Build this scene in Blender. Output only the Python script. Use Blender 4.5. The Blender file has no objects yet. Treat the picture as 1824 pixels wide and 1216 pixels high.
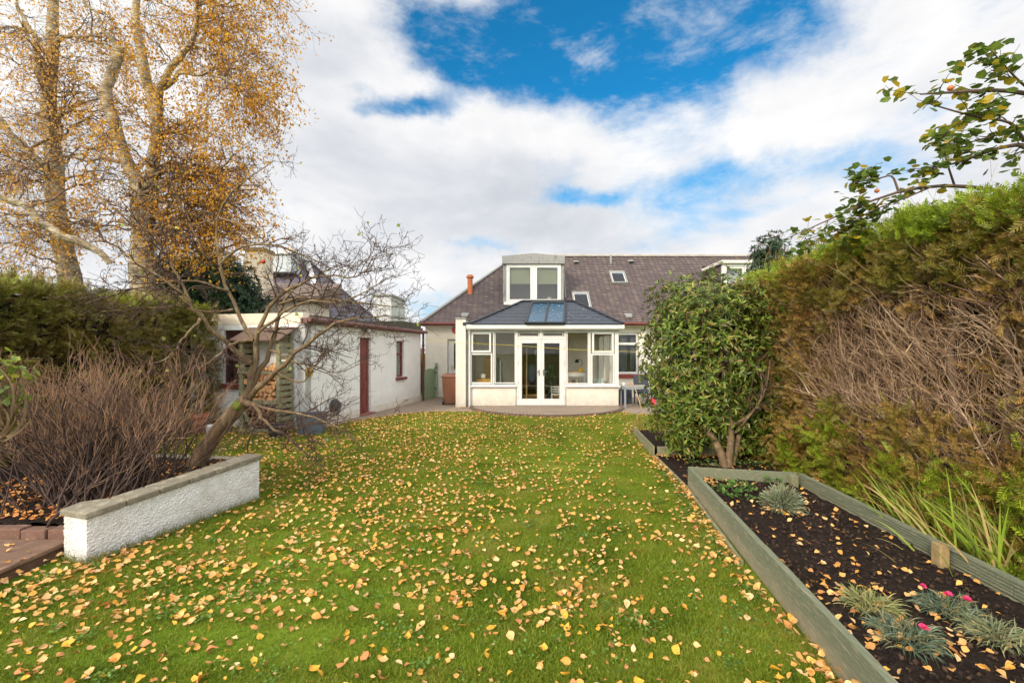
import bpy, math, random
import numpy as np
from mathutils import Vector, Matrix
rng = np.random.default_rng(11); random.seed(5)
R = math.radians
SC = bpy.context.scene; COL = SC.collection
G = -0.07                      # garden ground level
CAMZ = 1.62; F = 820.0

def at(px, py, Y):             # a point of the garden at depth Y
    return ((px-912)/F*Y, Y, CAMZ-(py-626)/F*Y)
def lin(h):
    c = [int(h[i:i+2], 16)/255 for i in (0, 2, 4)]
    return tuple((v/12.92 if v < .04045 else ((v+.055)/1.055)**2.4) for v in c)

# ------------------------------------------------------------------ objects
ORG = {}
def link(o, parent=None):
    COL.objects.link(o)
    if parent: o.parent = parent
    return o
def tag(o, label=None, cat=None, group=None, kind=None):
    if label: o['label'] = label
    if cat: o['category'] = cat
    if group: o['group'] = group
    if kind: o['kind'] = kind
    return o
def thing(name, loc, label, cat, group=None):
    o = bpy.data.objects.new(name, None); o.location = loc; o.empty_display_size = .1
    link(o); ORG[o.name] = np.array(loc, float)
    return tag(o, label, cat, group)
def org(p): return ORG[p.name] if p else np.zeros(3)

def npmesh(name, V, Fs, mats, parent=None, smooth=False, base=None, uv=None):
    """V (n,3); Fs list of int arrays (m,k) - one material index per array"""
    V = np.asarray(V, float).reshape(-1, 3)
    o0 = org(parent) if parent else (np.array(base, float) if base is not None else np.zeros(3))
    if not isinstance(Fs, (list, tuple)): Fs = [Fs]
    if not isinstance(mats, (list, tuple)): mats = [mats]
    me = bpy.data.meshes.new(name)
    me.vertices.add(len(V)); me.vertices.foreach_set('co', (V-o0).astype(np.float32).ravel())
    loops = np.concatenate([f.ravel() for f in Fs]).astype(np.int32)
    tot = np.concatenate([np.full(len(f), f.shape[1]) for f in Fs]).astype(np.int32)
    st = np.concatenate([[0], np.cumsum(tot)[:-1]]).astype(np.int32)
    me.loops.add(len(loops)); me.loops.foreach_set('vertex_index', loops)
    me.polygons.add(len(tot)); me.polygons.foreach_set('loop_start', st)
    try: me.polygons.foreach_set('loop_total', tot)
    except Exception: pass
    for m in mats: me.materials.append(m)
    if len(mats) > 1:
        me.polygons.foreach_set('material_index', np.concatenate([np.full(len(f), min(i, len(mats)-1)) for i, f in enumerate(Fs)]).astype(np.int32))
    me.polygons.foreach_set('use_smooth', np.full(len(tot), smooth))
    me.update(calc_edges=True); me.validate()
    o = bpy.data.objects.new(name, me)
    if parent is None and base is not None: o.location = base
    link(o, parent)
    ORG[o.name] = o0
    return o

class MB:
    def __init__(s, xf=None): s.v = []; s.f = []; s.m = []; s.mi = 0; s.xf = xf
    def add(s, vs, fs):
        n = len(s.v)
        for p in vs:
            p = Vector(p)
            if s.xf is not None: p = s.xf @ p
            s.v.append(tuple(p))
        for f in fs: s.f.append([n+i for i in f]); s.m.append(s.mi)
        return s
    def box(s, x0, x1, y0, y1, z0, z1):
        return s.add([(x0,y0,z0),(x1,y0,z0),(x1,y1,z0),(x0,y1,z0),(x0,y0,z1),(x1,y0,z1),(x1,y1,z1),(x0,y1,z1)],
            [(0,3,2,1),(4,5,6,7),(0,1,5,4),(1,2,6,5),(2,3,7,6),(3,0,4,7)])
    def rbox(s, c, size, rot):
        m = rot.to_matrix() if hasattr(rot, 'to_matrix') else rot
        pts = [Vector(c)+m@Vector((a*size[0]/2, b*size[1]/2, d*size[2]/2)) for d in (-1,1) for a, b in ((-1,-1),(1,-1),(1,1),(-1,1))]
        return s.add(pts, [(0,3,2,1),(4,5,6,7),(0,1,5,4),(1,2,6,5),(2,3,7,6),(3,0,4,7)])
    def beam(s, p0, p1, w, h, up=(0,0,1)):
        p0 = Vector(p0); p1 = Vector(p1); d = (p1-p0).normalized()
        a = d.cross(Vector(up)); a = a.normalized() if a.length > 1e-4 else Vector((1,0,0)); b = a.cross(d)
        v = [p+a*i*w/2+b*j*h/2 for p in (p0, p1) for i, j in ((-1,-1),(1,-1),(1,1),(-1,1))]
        return s.add(v, [(0,3,2,1),(4,5,6,7),(0,1,5,4),(1,2,6,5),(2,3,7,6),(3,0,4,7)])
    def cyl(s, p0, p1, r0, r1=None, n=12, cap=True):
        r1 = r0 if r1 is None else r1
        p0 = Vector(p0); p1 = Vector(p1); d = (p1-p0).normalized()
        a = d.orthogonal().normalized(); b = d.cross(a)
        v = [p+(a*math.cos(2*math.pi*i/n)+b*math.sin(2*math.pi*i/n))*r for p, r in ((p0, r0), (p1, r1)) for i in range(n)]
        f = [(i, (i+1) % n, n+(i+1) % n, n+i) for i in range(n)]
        if cap: f += [tuple(range(n-1, -1, -1)), tuple(range(n, 2*n))]
        return s.add(v, f)
    def lathe(s, c, prof, n=20):
        v = []; f = []
        for r, z in prof:
            v += [(c[0]+r*math.cos(2*math.pi*i/n), c[1]+r*math.sin(2*math.pi*i/n), c[2]+z) for i in range(n)]
        for k in range(len(prof)-1):
            f += [(k*n+i, k*n+(i+1) % n, (k+1)*n+(i+1) % n, (k+1)*n+i) for i in range(n)]
        f.append(tuple(range(n-1, -1, -1))); f.append(tuple((len(prof)-1)*n+i for i in range(n)))
        return s.add(v, f)
    def prism(s, poly, z0, z1):
        n = len(poly)
        v = [(p[0], p[1], z0) for p in poly]+[(p[0], p[1], z1) for p in poly]
        return s.add(v, [tuple(range(n-1, -1, -1)), tuple(range(n, 2*n))]+[(i, (i+1) % n, n+(i+1) % n, n+i) for i in range(n)])
    def ring(s, x0, x1, z0, z1, w, y0, y1):      # rectangular frame in the xz plane
        w = (w, w, w, w) if not isinstance(w, tuple) else w   # left right bottom top
        s.box(x0, x0+w[0], y0, y1, z0, z1); s.box(x1-w[1], x1, y0, y1, z0, z1)
        s.box(x0+w[0], x1-w[1], y0, y1, z0, z0+w[2]); s.box(x0+w[0], x1-w[1], y0, y1, z1-w[3], z1)
        return s
    def build(s, name, mats, parent=None, base=None, bevel=0, smooth=False):
        o0 = org(parent) if parent else (np.array(base, float) if base is not None else np.zeros(3))
        me = bpy.data.meshes.new(name)
        me.from_pydata([tuple(np.array(v)-o0) for v in s.v], [], s.f)
        if not isinstance(mats, (list, tuple)): mats = [mats]
        for m in mats: me.materials.append(m)
        for p, i in zip(me.polygons, s.m): p.material_index = min(i, len(mats)-1); p.use_smooth = smooth
        me.update()
        o = bpy.data.objects.new(name, me)
        if parent is None and base is not None: o.location = base
        link(o, parent); ORG[o.name] = o0
        if bevel:
            b = o.modifiers.new('bevel', 'BEVEL'); b.width = bevel; b.segments = 2; b.limit_method = 'ANGLE'
        return o

def holed(mb, x0, x1, z0, z1, holes, y0, y1, back=True):
    """wall slab between y0 (front) and y1 with rectangular holes (x0,x1,z0,z1)"""
    xs = sorted({x0, x1, *[h[0] for h in holes], *[h[1] for h in holes]})
    zs = sorted({z0, z1, *[h[2] for h in holes], *[h[3] for h in holes]})
    xs = [x for x in xs if x0 <= x <= x1]; zs = [z for z in zs if z0 <= z <= z1]
    for i in range(len(xs)-1):
        for k in range(len(zs)-1):
            cx = (xs[i]+xs[i+1])/2; cz = (zs[k]+zs[k+1])/2
            if any(h[0] < cx < h[1] and h[2] < cz < h[3] for h in holes): continue
            a, b, c, d = xs[i], xs[i+1], zs[k], zs[k+1]
            mb.add([(a,y0,c),(b,y0,c),(b,y0,d),(a,y0,d)], [(0,1,2,3)])
            if back: mb.add([(a,y1,c),(b,y1,c),(b,y1,d),(a,y1,d)], [(3,2,1,0)])
    for h in holes+[(x0, x1, z0, z1)]:
        a, b, c, d = h
        for (p, q) in (((a,c),(b,c)),((b,c),(b,d)),((b,d),(a,d)),((a,d),(a,c))):
            mb.add([(p[0],y0,p[1]),(q[0],y0,q[1]),(q[0],y1,q[1]),(p[0],y1,p[1])], [(0,1,2,3)])
    return mb

# ------------------------------------------------------------------ vector plant tools
def norm(a): return a/np.maximum(np.linalg.norm(a, axis=-1, keepdims=True), 1e-9)
def tubes(P, Rr, n=4):
    P = np.asarray(P, float); N, K, _ = P.shape; Rr = np.broadcast_to(Rr, (N, K))
    T = norm(np.gradient(P, axis=1)); m = norm(P[:, -1]-P[:, 0])
    ref = np.where(np.abs(m[:, 2:3]) < .8, np.array([[0,0,1.]]), np.array([[1.,0,0]]))[:, None, :]
    A = norm(np.cross(T, np.broadcast_to(ref, T.shape))); B = np.cross(T, A)
    ang = np.arange(n)*2*np.pi/n
    V = P[:, :, None, :]+Rr[:, :, None, None]*(A[:, :, None, :]*np.cos(ang)[None, None, :, None]+B[:, :, None, :]*np.sin(ang)[None, None, :, None])
    idx = np.arange(N*K*n).reshape(N, K, n)
    a = idx[:, :-1, :]; b = np.roll(idx, -1, 2)[:, :-1, :]; c = np.roll(idx, -1, 2)[:, 1:, :]; d = idx[:, 1:, :]
    Fq = np.stack([a, b, c, d], -1).reshape(-1, 4)
    return V.reshape(-1, 3), Fq
def ribbons(P, W, side=None):
    P = np.asarray(P, float); N, K, _ = P.shape; W = np.broadcast_to(W, (N, K))
    T = norm(np.gradient(P, axis=1))
    if side is None: side = norm(rng.normal(size=(N, 1, 3)))
    A = norm(np.cross(T, np.broadcast_to(side, T.shape)))
    V = np.stack([P-A*W[..., None]/2, P+A*W[..., None]/2], 2)
    idx = np.arange(N*K*2).reshape(N, K, 2)
    Fq = np.stack([idx[:, :-1, 0], idx[:, :-1, 1], idx[:, 1:, 1], idx[:, 1:, 0]], -1).reshape(-1, 4)
    return V.reshape(-1, 3), Fq
def merge(parts):
    Vs = []; Fs = []; n = 0
    for V, Fq in parts:
        Vs.append(V); Fs.append(Fq+n); n += len(V)
    return np.concatenate(Vs), np.concatenate(Fs)
def resample(pts, K):
    pts = np.array(pts, float); d = np.r_[0, np.cumsum(np.linalg.norm(np.diff(pts, axis=0), axis=1))]
    t = np.linspace(0, d[-1], K)
    out = np.stack([np.interp(t, d, pts[:, i]) for i in range(pts.shape[1])], 1)
    for _ in range(2): out[1:-1] = (out[:-2]+2*out[1:-1]+out[2:])/4
    return out
def children(P, Rr, m, L, ang=.8, trop=(0,0,0), wob=.25, K=6, tmin=.25, tmax=1, rs=.55, taper=.25, rmin=.0015):
    N, K0, _ = P.shape
    t = rng.uniform(tmin, tmax, (N, m))*(K0-1); i = np.clip(t.astype(int), 0, K0-2); fr = (t-i)[..., None]
    n_ = np.arange(N)[:, None]
    S = P[n_, i]*(1-fr)+P[n_, i+1]*fr; T = norm(P[n_, i+1]-P[n_, i]); r = Rr[n_, i]*(1-fr[..., 0])+Rr[n_, i+1]*fr[..., 0]
    perp = norm(np.cross(T, rng.normal(size=T.shape)))
    D = norm(T*np.cos(ang)+perp*np.sin(ang)*rng.uniform(.6, 1.3, (N, m, 1)))
    Ls = L*rng.uniform(.45, 1.25, (N, m)); S = S.reshape(-1, 3); D = D.reshape(-1, 3); Ls = Ls.ravel(); r = r.ravel()
    Q = [S]; d = D
    for k in range(K-1):
        d = norm(d+np.array(trop)/(K-1)+rng.normal(size=d.shape)*wob); Q.append(Q[-1]+d*(Ls/(K-1))[:, None])
    Q = np.stack(Q, 1)
    Rc = np.maximum(r*rs, rmin)[:, None]*np.linspace(1, taper, K)[None]; Rc = np.maximum(Rc, rmin*.7)
    return Q, Rc
def reach(Sk, Sr, A, K=9, sag=.25, wob=.05, r0=.5):
    """a branch from the best skeleton point to every anchor"""
    d = A[:, None, :]-Sk[None]; dist = np.linalg.norm(d, axis=2); pen = np.where(d[..., 2] < 0, -d[..., 2]*1.2, 0)
    j = np.argmin(dist+pen+rng.uniform(0, .6, dist.shape), axis=1); S = Sk[j]
    t = np.linspace(0, 1, K)[None, :, None]; L = np.linalg.norm(A-S, axis=1)
    mid = (S+A)/2; mid[:, 2] += L*sag; mid += rng.normal(size=mid.shape)*L[:, None]*.08
    P = (1-t)**2*S[:, None]+2*t*(1-t)*mid[:, None]+t*t*A[:, None]
    P[:, 1:-1] += rng.normal(size=P[:, 1:-1].shape)*(L*wob/3)[:, None, None]
    rr = np.minimum(Sr[j]*r0, .006+.012*L)
    return P, rr[:, None]*np.linspace(1, .25, K)[None]
def scatter(tv, tf, pos, sx, X, Y, Z):
    """template (verts, faces) placed at pos with axes X,Y,Z and scale sx"""
    tv = np.asarray(tv, float); n = len(tv); N = len(pos)
    sx = np.broadcast_to(sx, (N,))[:, None, None]
    V = pos[:, None]+sx*(tv[None, :, 0:1]*X[:, None]+tv[None, :, 1:2]*Y[:, None]+tv[None, :, 2:3]*Z[:, None])
    Fq = (np.asarray(tf)[None]+np.arange(N)[:, None, None]*n).reshape(-1, np.asarray(tf).shape[1])
    return V.reshape(-1, 3), Fq
def frames(D, flat=None):
    """frames with Y along D; Z random or near 'flat'"""
    D = norm(D); r = rng.normal(size=D.shape) if flat is None else np.array(flat)+rng.normal(size=D.shape)*.35
    X = norm(np.cross(D, r)); Z = np.cross(X, D)
    return X, D, Z

LEAF_V = [(0,0,0),(.30,.30,.05),(.26,.62,.03),(0,1,-.10),(-.26,.62,.03),(-.30,.30,.05),(0,.3,-.03),(0,.62,-.03)]
LEAF_F = [(0,1,6,6),(0,6,5,5),(1,2,7,6),(6,7,4,5),(2,3,7,7),(7,3,4,4)]
LEAF_F = [(0,1,2,7),(0,7,4,5),(2,3,7,7),(4,7,3,3)]
DIA_V = [(0,0,0),(.36,.45,.06),(0,1,0),(-.36,.45,.06)]
DIA_F = [(0,1,2,3)]
LONG_V = [(0,0,0),(.13,.35,.02),(.11,.7,-.02),(0,1,-.12),(-.11,.7,-.02),(-.13,.35,.02),(0,.35,-.03),(0,.7,-.07)]
LONG_F = [(0,1,6),(1,2,7),(1,7,6),(2,3,7),(0,6,5),(6,7,5),(7,4,5),(7,3,4)]

# ------------------------------------------------------------------ materials
def nodes(name):
    m = bpy.data.materials.new(name); m.use_nodes = True; nt = m.node_tree; nt.nodes.clear(); return m, nt
class NT:
    def __init__(s, nt): s.nt = nt
    def n(s, t, **k):
        x = s.nt.nodes.new(t)
        for a, b in k.items():
            if a.startswith('i_'): x.inputs[a[2:].replace('_', ' ')].default_value = b
            elif a[0] == 'I': x.inputs[int(a[1:])].default_value = b
            else: setattr(x, a, b)
        return x
    def l(s, a, b): s.nt.links.new(a, b)
def ramp(N, fac, stops, interp='LINEAR'):
    r = N.n('ShaderNodeValToRGB'); e = r.color_ramp.elements; r.color_ramp.interpolation = interp
    while len(e) < len(stops): e.new(.5)
    for q, (p, c) in zip(e, stops): q.position = p; q.color = (*c, 1) if len(c) == 3 else c
    N.l(fac, r.inputs[0]); return r.outputs[0]
def M(name, c1, c2=None, rough=.8, scale=3, detail=6, bump=0, bscale=40, bdist=.01, c3=None, stretch=None, metal=0, spec=.5, dirt=None):
    """noise-mixed colour with bump, in object space"""
    m, nt = nodes(name); N = NT(nt); c1 = lin(c1); c2 = lin(c2) if c2 else tuple(v*.8 for v in c1)
    tc = N.n('ShaderNodeTexCoord'); vec = tc.outputs['Object']
    if stretch:
        mp = N.n('ShaderNodeMapping'); mp.inputs['Scale'].default_value = stretch; N.l(vec, mp.inputs[0]); vec = mp.outputs[0]
    nz = N.n('ShaderNodeTexNoise', i_Scale=scale, i_Detail=detail, i_Roughness=.65); N.l(vec, nz.inputs[0])
    st = [(.32, c1), (.68, c2)] if not c3 else [(.3, c1), (.5, c2), (.7, lin(c3))]
    col = ramp(N, nz.outputs[0], st)
    if dirt:                           # (colour, z low, z high): weathering near the base of the thing
        ge = N.n('ShaderNodeNewGeometry'); sp = N.n('ShaderNodeSeparateXYZ'); N.l(ge.outputs['Position'], sp.inputs[0])
        ma = N.n('ShaderNodeMapRange', I1=dirt[1], I2=dirt[2], I3=1., I4=0.); N.l(sp.outputs[2], ma.inputs[0])
        n2 = N.n('ShaderNodeTexNoise', i_Scale=9., i_Detail=5.); N.l(tc.outputs['Object'], n2.inputs[0])
        mu = N.n('ShaderNodeMath', operation='MULTIPLY'); N.l(ma.outputs[0], mu.inputs[0]); N.l(n2.outputs[0], mu.inputs[1])
        mx = N.n('ShaderNodeMix', data_type='RGBA'); N.l(mu.outputs[0], mx.inputs[0]); N.l(col, mx.inputs[6]); mx.inputs[7].default_value = (*lin(dirt[0]), 1); col = mx.outputs[2]
    b = N.n('ShaderNodeBsdfPrincipled', i_Roughness=rough, i_Metallic=metal); N.l(col, b.inputs[0]); b.inputs['Specular IOR Level'].default_value = spec
    if bump:
        bn = N.n('ShaderNodeTexNoise', i_Scale=bscale, i_Detail=4.); N.l(vec, bn.inputs[0])
        bp = N.n('ShaderNodeBump', i_Strength=bump, i_Distance=bdist); N.l(bn.outputs[0], bp.inputs['Height']); N.l(bp.outputs[0], b.inputs['Normal'])
    o = N.n('ShaderNodeOutputMaterial'); N.l(b.outputs[0], o.inputs[0]); return m
def LF(name, cols, trans=.3, rough=.5, big=None):
    """leaf: each leaf its own hue out of cols; light passes through"""
    m, nt = nodes(name); N = NT(nt)
    ge = N.n('ShaderNodeNewGeometry'); fac = ge.outputs['Random Per Island']
    if big:                            # patches of colour through the plant
        nz = N.n('ShaderNodeTexNoise', i_Scale=big, i_Detail=3.); N.l(ge.outputs['Position'], nz.inputs[0])
        mr = N.n('ShaderNodeMapRange', I1=.3, I2=.7); N.l(nz.outputs[0], mr.inputs[0])
        mx = N.n('ShaderNodeMix', data_type='FLOAT', I0=.5); N.l(fac, mx.inputs[2]); N.l(mr.outputs[0], mx.inputs[3]); fac = mx.outputs[0]
    k = len(cols); col = ramp(N, fac, [((i+.5)/k if not big else .15+.7*i/max(k-1, 1), lin(c)) for i, c in enumerate(cols)])
    b = N.n('ShaderNodeBsdfPrincipled', i_Roughness=rough); N.l(col, b.inputs[0]); b.inputs['Specular IOR Level'].default_value = .3
    t = N.n('ShaderNodeBsdfTranslucent'); N.l(col, t.inputs[0])
    mx = N.n('ShaderNodeMixShader', I0=trans); N.l(b.outputs[0], mx.inputs[1]); N.l(t.outputs[0], mx.inputs[2])
    o = N.n('ShaderNodeOutputMaterial'); N.l(mx.outputs[0], o.inputs[0]); return m
def slate_mat(name, cols, mortar, bw=.28, rh=.16, xyk=(1, 1), zk=1.35, ms=.012, bump=.5, rough=.7, off=.5):
    m, nt = nodes(name); N = NT(nt)
    ge = N.n('ShaderNodeNewGeometry'); sp = N.n('ShaderNodeSeparateXYZ'); N.l(ge.outputs['Position'], sp.inputs[0])
    mx_ = N.n('ShaderNodeMath', operation='MULTIPLY', I1=float(xyk[0])); N.l(sp.outputs[0], mx_.inputs[0])
    my_ = N.n('ShaderNodeMath', operation='MULTIPLY', I1=float(xyk[1])); N.l(sp.outputs[1], my_.inputs[0])
    ad = N.n('ShaderNodeMath', operation='ADD'); N.l(mx_.outputs[0], ad.inputs[0]); N.l(my_.outputs[0], ad.inputs[1])
    mz = N.n('ShaderNodeMath', operation='MULTIPLY', I1=zk); N.l(sp.outputs[2], mz.inputs[0])
    nzd = N.n('ShaderNodeTexNoise', i_Scale=6.); N.l(ge.outputs['Position'], nzd.inputs[0])
    nm = N.n('ShaderNodeMath', operation='MULTIPLY_ADD', I1=.05, I2=-.025); N.l(nzd.outputs[0], nm.inputs[0])
    az = N.n('ShaderNodeMath', operation='ADD'); N.l(mz.outputs[0], az.inputs[0]); N.l(nm.outputs[0], az.inputs[1])
    cb = N.n('ShaderNodeCombineXYZ'); N.l(ad.outputs[0], cb.inputs[0]); N.l(az.outputs[0], cb.inputs[1])
    br = N.n('ShaderNodeTexBrick', offset=off, i_Scale=1., i_Mortar_Size=ms, i_Mortar_Smooth=.2, i_Bias=0., i_Brick_Width=bw, i_Row_Height=rh)
    br.inputs['Color1'].default_value = (0,0,0,1); br.inputs['Color2'].default_value = (1,1,1,1); br.inputs['Mortar'].default_value = (.5,.5,.5,1)
    N.l(cb.outputs[0], br.inputs[0])
    nz = N.n('ShaderNodeTexNoise', i_Scale=1.1, i_Detail=8., i_Roughness=.7); N.l(ge.outputs['Position'], nz.inputs[0])
    mf = N.n('ShaderNodeMix', data_type='FLOAT', I0=.55)
    rg = N.n('ShaderNodeRGBToBW'); N.l(br.outputs[0], rg.inputs[0]); N.l(rg.outputs[0], mf.inputs[2]); N.l(nz.outputs[0], mf.inputs[3])
    k = len(cols); col = ramp(N, mf.outputs[0], [(.15+.65*i/(k-1), lin(c)) for i, c in enumerate(cols)])
    mm = N.n('ShaderNodeMix', data_type='RGBA'); N.l(br.outputs['Fac'], mm.inputs[0]); N.l(col, mm.inputs[6]); mm.inputs[7].default_value = (*lin(mortar), 1)
    b = N.n('ShaderNodeBsdfPrincipled', i_Roughness=rough); N.l(mm.outputs[2], b.inputs[0])
    # each course tilts up towards its lower edge
    fr = N.n('ShaderNodeMath', operation='DIVIDE', I1=rh); N.l(az.outputs[0], fr.inputs[0]); f2 = N.n('ShaderNodeMath', operation='FRACT'); N.l(fr.outputs[0], f2.inputs[0])
    f3 = N.n('ShaderNodeMath', operation='MULTIPLY_ADD', I1=-1., I2=1.); N.l(f2.outputs[0], f3.inputs[0])
    sb = N.n('ShaderNodeMath', operation='SUBTRACT'); N.l(f3.outputs[0], sb.inputs[0]); N.l(br.outputs['Fac'], sb.inputs[1])
    bp = N.n('ShaderNodeBump', i_Strength=bump, i_Distance=.03); N.l(sb.outputs[0], bp.inputs['Height']); N.l(bp.outputs[0], b.inputs['Normal'])
    o = N.n('ShaderNodeOutputMaterial'); N.l(b.outputs[0], o.inputs[0]); return m
def glass_mat(name, tint=(.86,.88,.86), refl=1.0, rough=0.0):
    m, nt = nodes(name); N = NT(nt)
    t = N.n('ShaderNodeBsdfTransparent'); t.inputs[0].default_value = (*tint, 1)
    g = N.n('ShaderNodeBsdfGlossy', i_Roughness=rough); g.inputs[0].default_value = (1,1,1,1)
    fr = N.n('ShaderNodeFresnel', i_IOR=1.5); mu = N.n('ShaderNodeMath', operation='MULTIPLY', I1=refl); N.l(fr.outputs[0], mu.inputs[0])
    mx = N.n('ShaderNodeMixShader'); N.l(mu.outputs[0], mx.inputs[0]); N.l(t.outputs[0], mx.inputs[1]); N.l(g.outputs[0], mx.inputs[2])
    o = N.n('ShaderNodeOutputMaterial'); N.l(mx.outputs[0], o.inputs[0]); return m
def ground_mat(name, stops, scale, bump, bscale, rough=.95, scale2=None, stretch=(1,1,1)):
    m, nt = nodes(name); N = NT(nt)
    ge = N.n('ShaderNodeNewGeometry')
    nz = N.n('ShaderNodeTexNoise', i_Scale=scale, i_Detail=9., i_Roughness=.7); N.l(ge.outputs['Position'], nz.inputs[0])
    fac = nz.outputs[0]
    if scale2:
        n2 = N.n('ShaderNodeTexNoise', i_Scale=scale2, i_Detail=3.); N.l(ge.outputs['Position'], n2.inputs[0])
        mx = N.n('ShaderNodeMix', data_type='FLOAT', I0=.5); N.l(fac, mx.inputs[2]); N.l(n2.outputs[0], mx.inputs[3]); fac = mx.outputs[0]
    col = ramp(N, fac, [(p, lin(c)) for p, c in stops])
    b = N.n('ShaderNodeBsdfPrincipled', i_Roughness=rough); N.l(col, b.inputs[0]); b.inputs['Specular IOR Level'].default_value = .15
    bn = N.n('ShaderNodeTexNoise', i_Scale=bscale, i_Detail=6., i_Roughness=.7); N.l(ge.outputs['Position'], bn.inputs[0])
    bp = N.n('ShaderNodeBump', i_Strength=bump, i_Distance=.02); N.l(bn.outputs[0], bp.inputs['Height']); N.l(bp.outputs[0], b.inputs['Normal'])
    o = N.n('ShaderNodeOutputMaterial'); N.l(b.outputs[0], o.inputs[0]); return m

WHITE = M('white_render', 'E0DACE', 'D0C8BA', rough=.9, scale=2.2, bump=.25, bscale=60, dirt=('9A8F7C', -.15, .35))
HARL = M('roughcast', 'F3F2EF', 'E8E7E2', rough=.95, scale=3, bump=1.0, bscale=45, bdist=.03, dirt=('8C8672', -.15, .45))
HARLC = M('coarse_harling', 'F3F3F1', 'E2E1DC', rough=.95, scale=5, bump=.9, bscale=95, bdist=.02, c3='CFCCC0', dirt=('5F5A40', -.10, .06))
CREAM = M('cream_render', 'E6DAC6', 'DACDB6', rough=.9, bump=.3, bscale=50)
UPVC = M('white_frame', 'D9D9D5', 'CBCBC5', rough=.3, scale=2)
SLATE = slate_mat('purple_slate', ['403635', '504342', '5A4C4C', '4A3D3B', '665850', '443A3A'], '2C2524', bw=.20, rh=.125, ms=.010, bump=.8)
SLATEL = slate_mat('grey_slate', ['4C4850', '625C66', '746E76', '58525C'], '302C32', bw=.22, rh=.14)
BTILE = slate_mat('brown_tile', ['75604F', '84705F', '8A7666'], '4A3C34', bw=.3, rh=.2)
CTILE = M('dark_roof_tile', '343942', '40454F', rough=.45, scale=6, bump=.2, bscale=30)
BLACK = M('black_trim', '1E2126', '2A2D33', rough=.35)
LEAD = M('lead_grey', '787978', '8E8E8A', rough=.6, scale=4, detail=8, bump=.15, bscale=12, c3='656663', stretch=(3, 3, .8))
MAROON = M('maroon_paint', '7A3B36', '6A302C', rough=.5, scale=6)
GUTR = M('red_brown_gutter', '74382F', '663028', rough=.4)
BROWNP = M('dull_brown_paint', '7B5650', '6A4842', rough=.6, scale=5)
GLASS = glass_mat('window_glass', (.97, .97, .95), .38)
ROOFGL = glass_mat('roof_glass_painted_sky', (.20, .36, .52), .9, .02)  # blue tint and body colour painted in as the sky's reflection
_nt = ROOFGL.node_tree; _N = NT(_nt); _o = [x for x in _nt.nodes if x.type == 'OUTPUT_MATERIAL'][0]; _b = _N.n('ShaderNodeBsdfPrincipled', i_Roughness=.15); _b.inputs[0].default_value = (.035, .115, .21, 1)
_m = _N.n('ShaderNodeMixShader', I0=.6); _N.l(_o.inputs[0].links[0].from_socket, _m.inputs[1]); _N.l(_b.outputs[0], _m.inputs[2]); _N.l(_m.outputs[0], _o.inputs[0])
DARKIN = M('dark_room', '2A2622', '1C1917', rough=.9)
TERRA = M('terracotta', 'C0703E', 'B06038', rough=.7, scale=8)
BRASS = M('brass', 'B89A50', 'A08440', rough=.35, metal=.8)
STEEL = M('handle_steel', '8C8C8C', '6E6E6E', rough=.3, metal=.8)
GREENP = M('sage_green_paint', '90A284', '7F9274', rough=.7, scale=3, stretch=(1,1,.3))
TIMBER = M('treated_timber', '7E826A', '6C745C', rough=.88, scale=3, detail=12, c3='A69C84', bump=.9, bscale=25, bdist=.006, stretch=(26, .9, 26), dirt=('C0A888', -.09, .10))
TIMBERY = M('weathered_timber', '8E8A70', '757458', rough=.9, scale=5, detail=8, c3='A09878', bump=.5, bscale=30, bdist=.005)
CAPSTONE = M('coping_stone', '8F8776', '77705F', rough=.95, scale=7, detail=9, c3='A79F8C', bump=.7, bscale=35, bdist=.01)
BRICKR = M('red_brick_edging', '7C5E50', '684C3E', rough=.95, scale=6, c3='8E7062', bump=.5, bscale=40)
SLABR = M('terracotta_slab', '7E6250', '6A5242', rough=.9, scale=4, c3='8E705C', bump=.3, bscale=30)
FELT = M('brown_roof_felt', '6E5A4E', '5C4A40', rough=.95, scale=9)
LOGW = M('split_wood', 'E0B080', 'CC9A68', rough=.8, scale=12, detail=8, c3='B98656', bump=.4, bscale=30)
LOGOLD = M('old_split_wood', '8E6C50', '6E5442', rough=.9, scale=12, c3='A07C5C', bump=.4, bscale=30)
BINP = M('brown_bin_plastic', '8C5A40', '7E5038', rough=.45, scale=3)
GREYP = M('grey_plastic', '5C6672', '525B66', rough=.5)
DGREY = M('dark_grey_rattan', '3A3F48', '2C3038', rough=.6, bump=.5, bscale=80)
TABLEM = M('grey_table_frame', '8C939A', '7A8088', rough=.45)
TABLET = M('grey_table_top', 'A29C92', '8A857B', rough=.6, scale=10)
BARKB = M('birch_bark', 'D6C9B0', 'A29278', rough=.9, scale=2.6, detail=13, c3='453A30', bump=1, bscale=9, bdist=.05, stretch=(2, 2, 4))
TWIGB = M('birch_twig', '6E5444', '54402F', rough=.9)
BARKA = M('bare_tree_bark', '84694E', '625038', rough=.9, scale=9, detail=8, c3='A08C6A', bump=.8, bscale=22, bdist=.02, stretch=(1,1,.5))
TWIGA = M('bare_tree_twig', '4E3A30', '3C2C24', rough=.9, scale=6, c3='6A503E')
STEMD = M('shrub_stem', '54423A', '3C2E28', rough=.9, scale=8, c3='6A5446')
STEMT = M('shrub_twig_tips', 'B48C68', '8A6850', rough=.85, scale=5, c3='6E5444')
HEDGETW = LF('dead_hedge_twigs', ['4E3A2C', '6E5442', '8E705A', 'B09478', '7A5C44', 'C8AC88'], .05, .9)
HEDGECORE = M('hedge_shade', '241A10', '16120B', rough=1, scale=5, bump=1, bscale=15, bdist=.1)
HGREEN = LF('hedge_green', ['5C7020', '7A9226', '98AC30', '6A8022', 'B4BE3C', '62682A', '8E8438'], .3, big=1.5)
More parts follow.
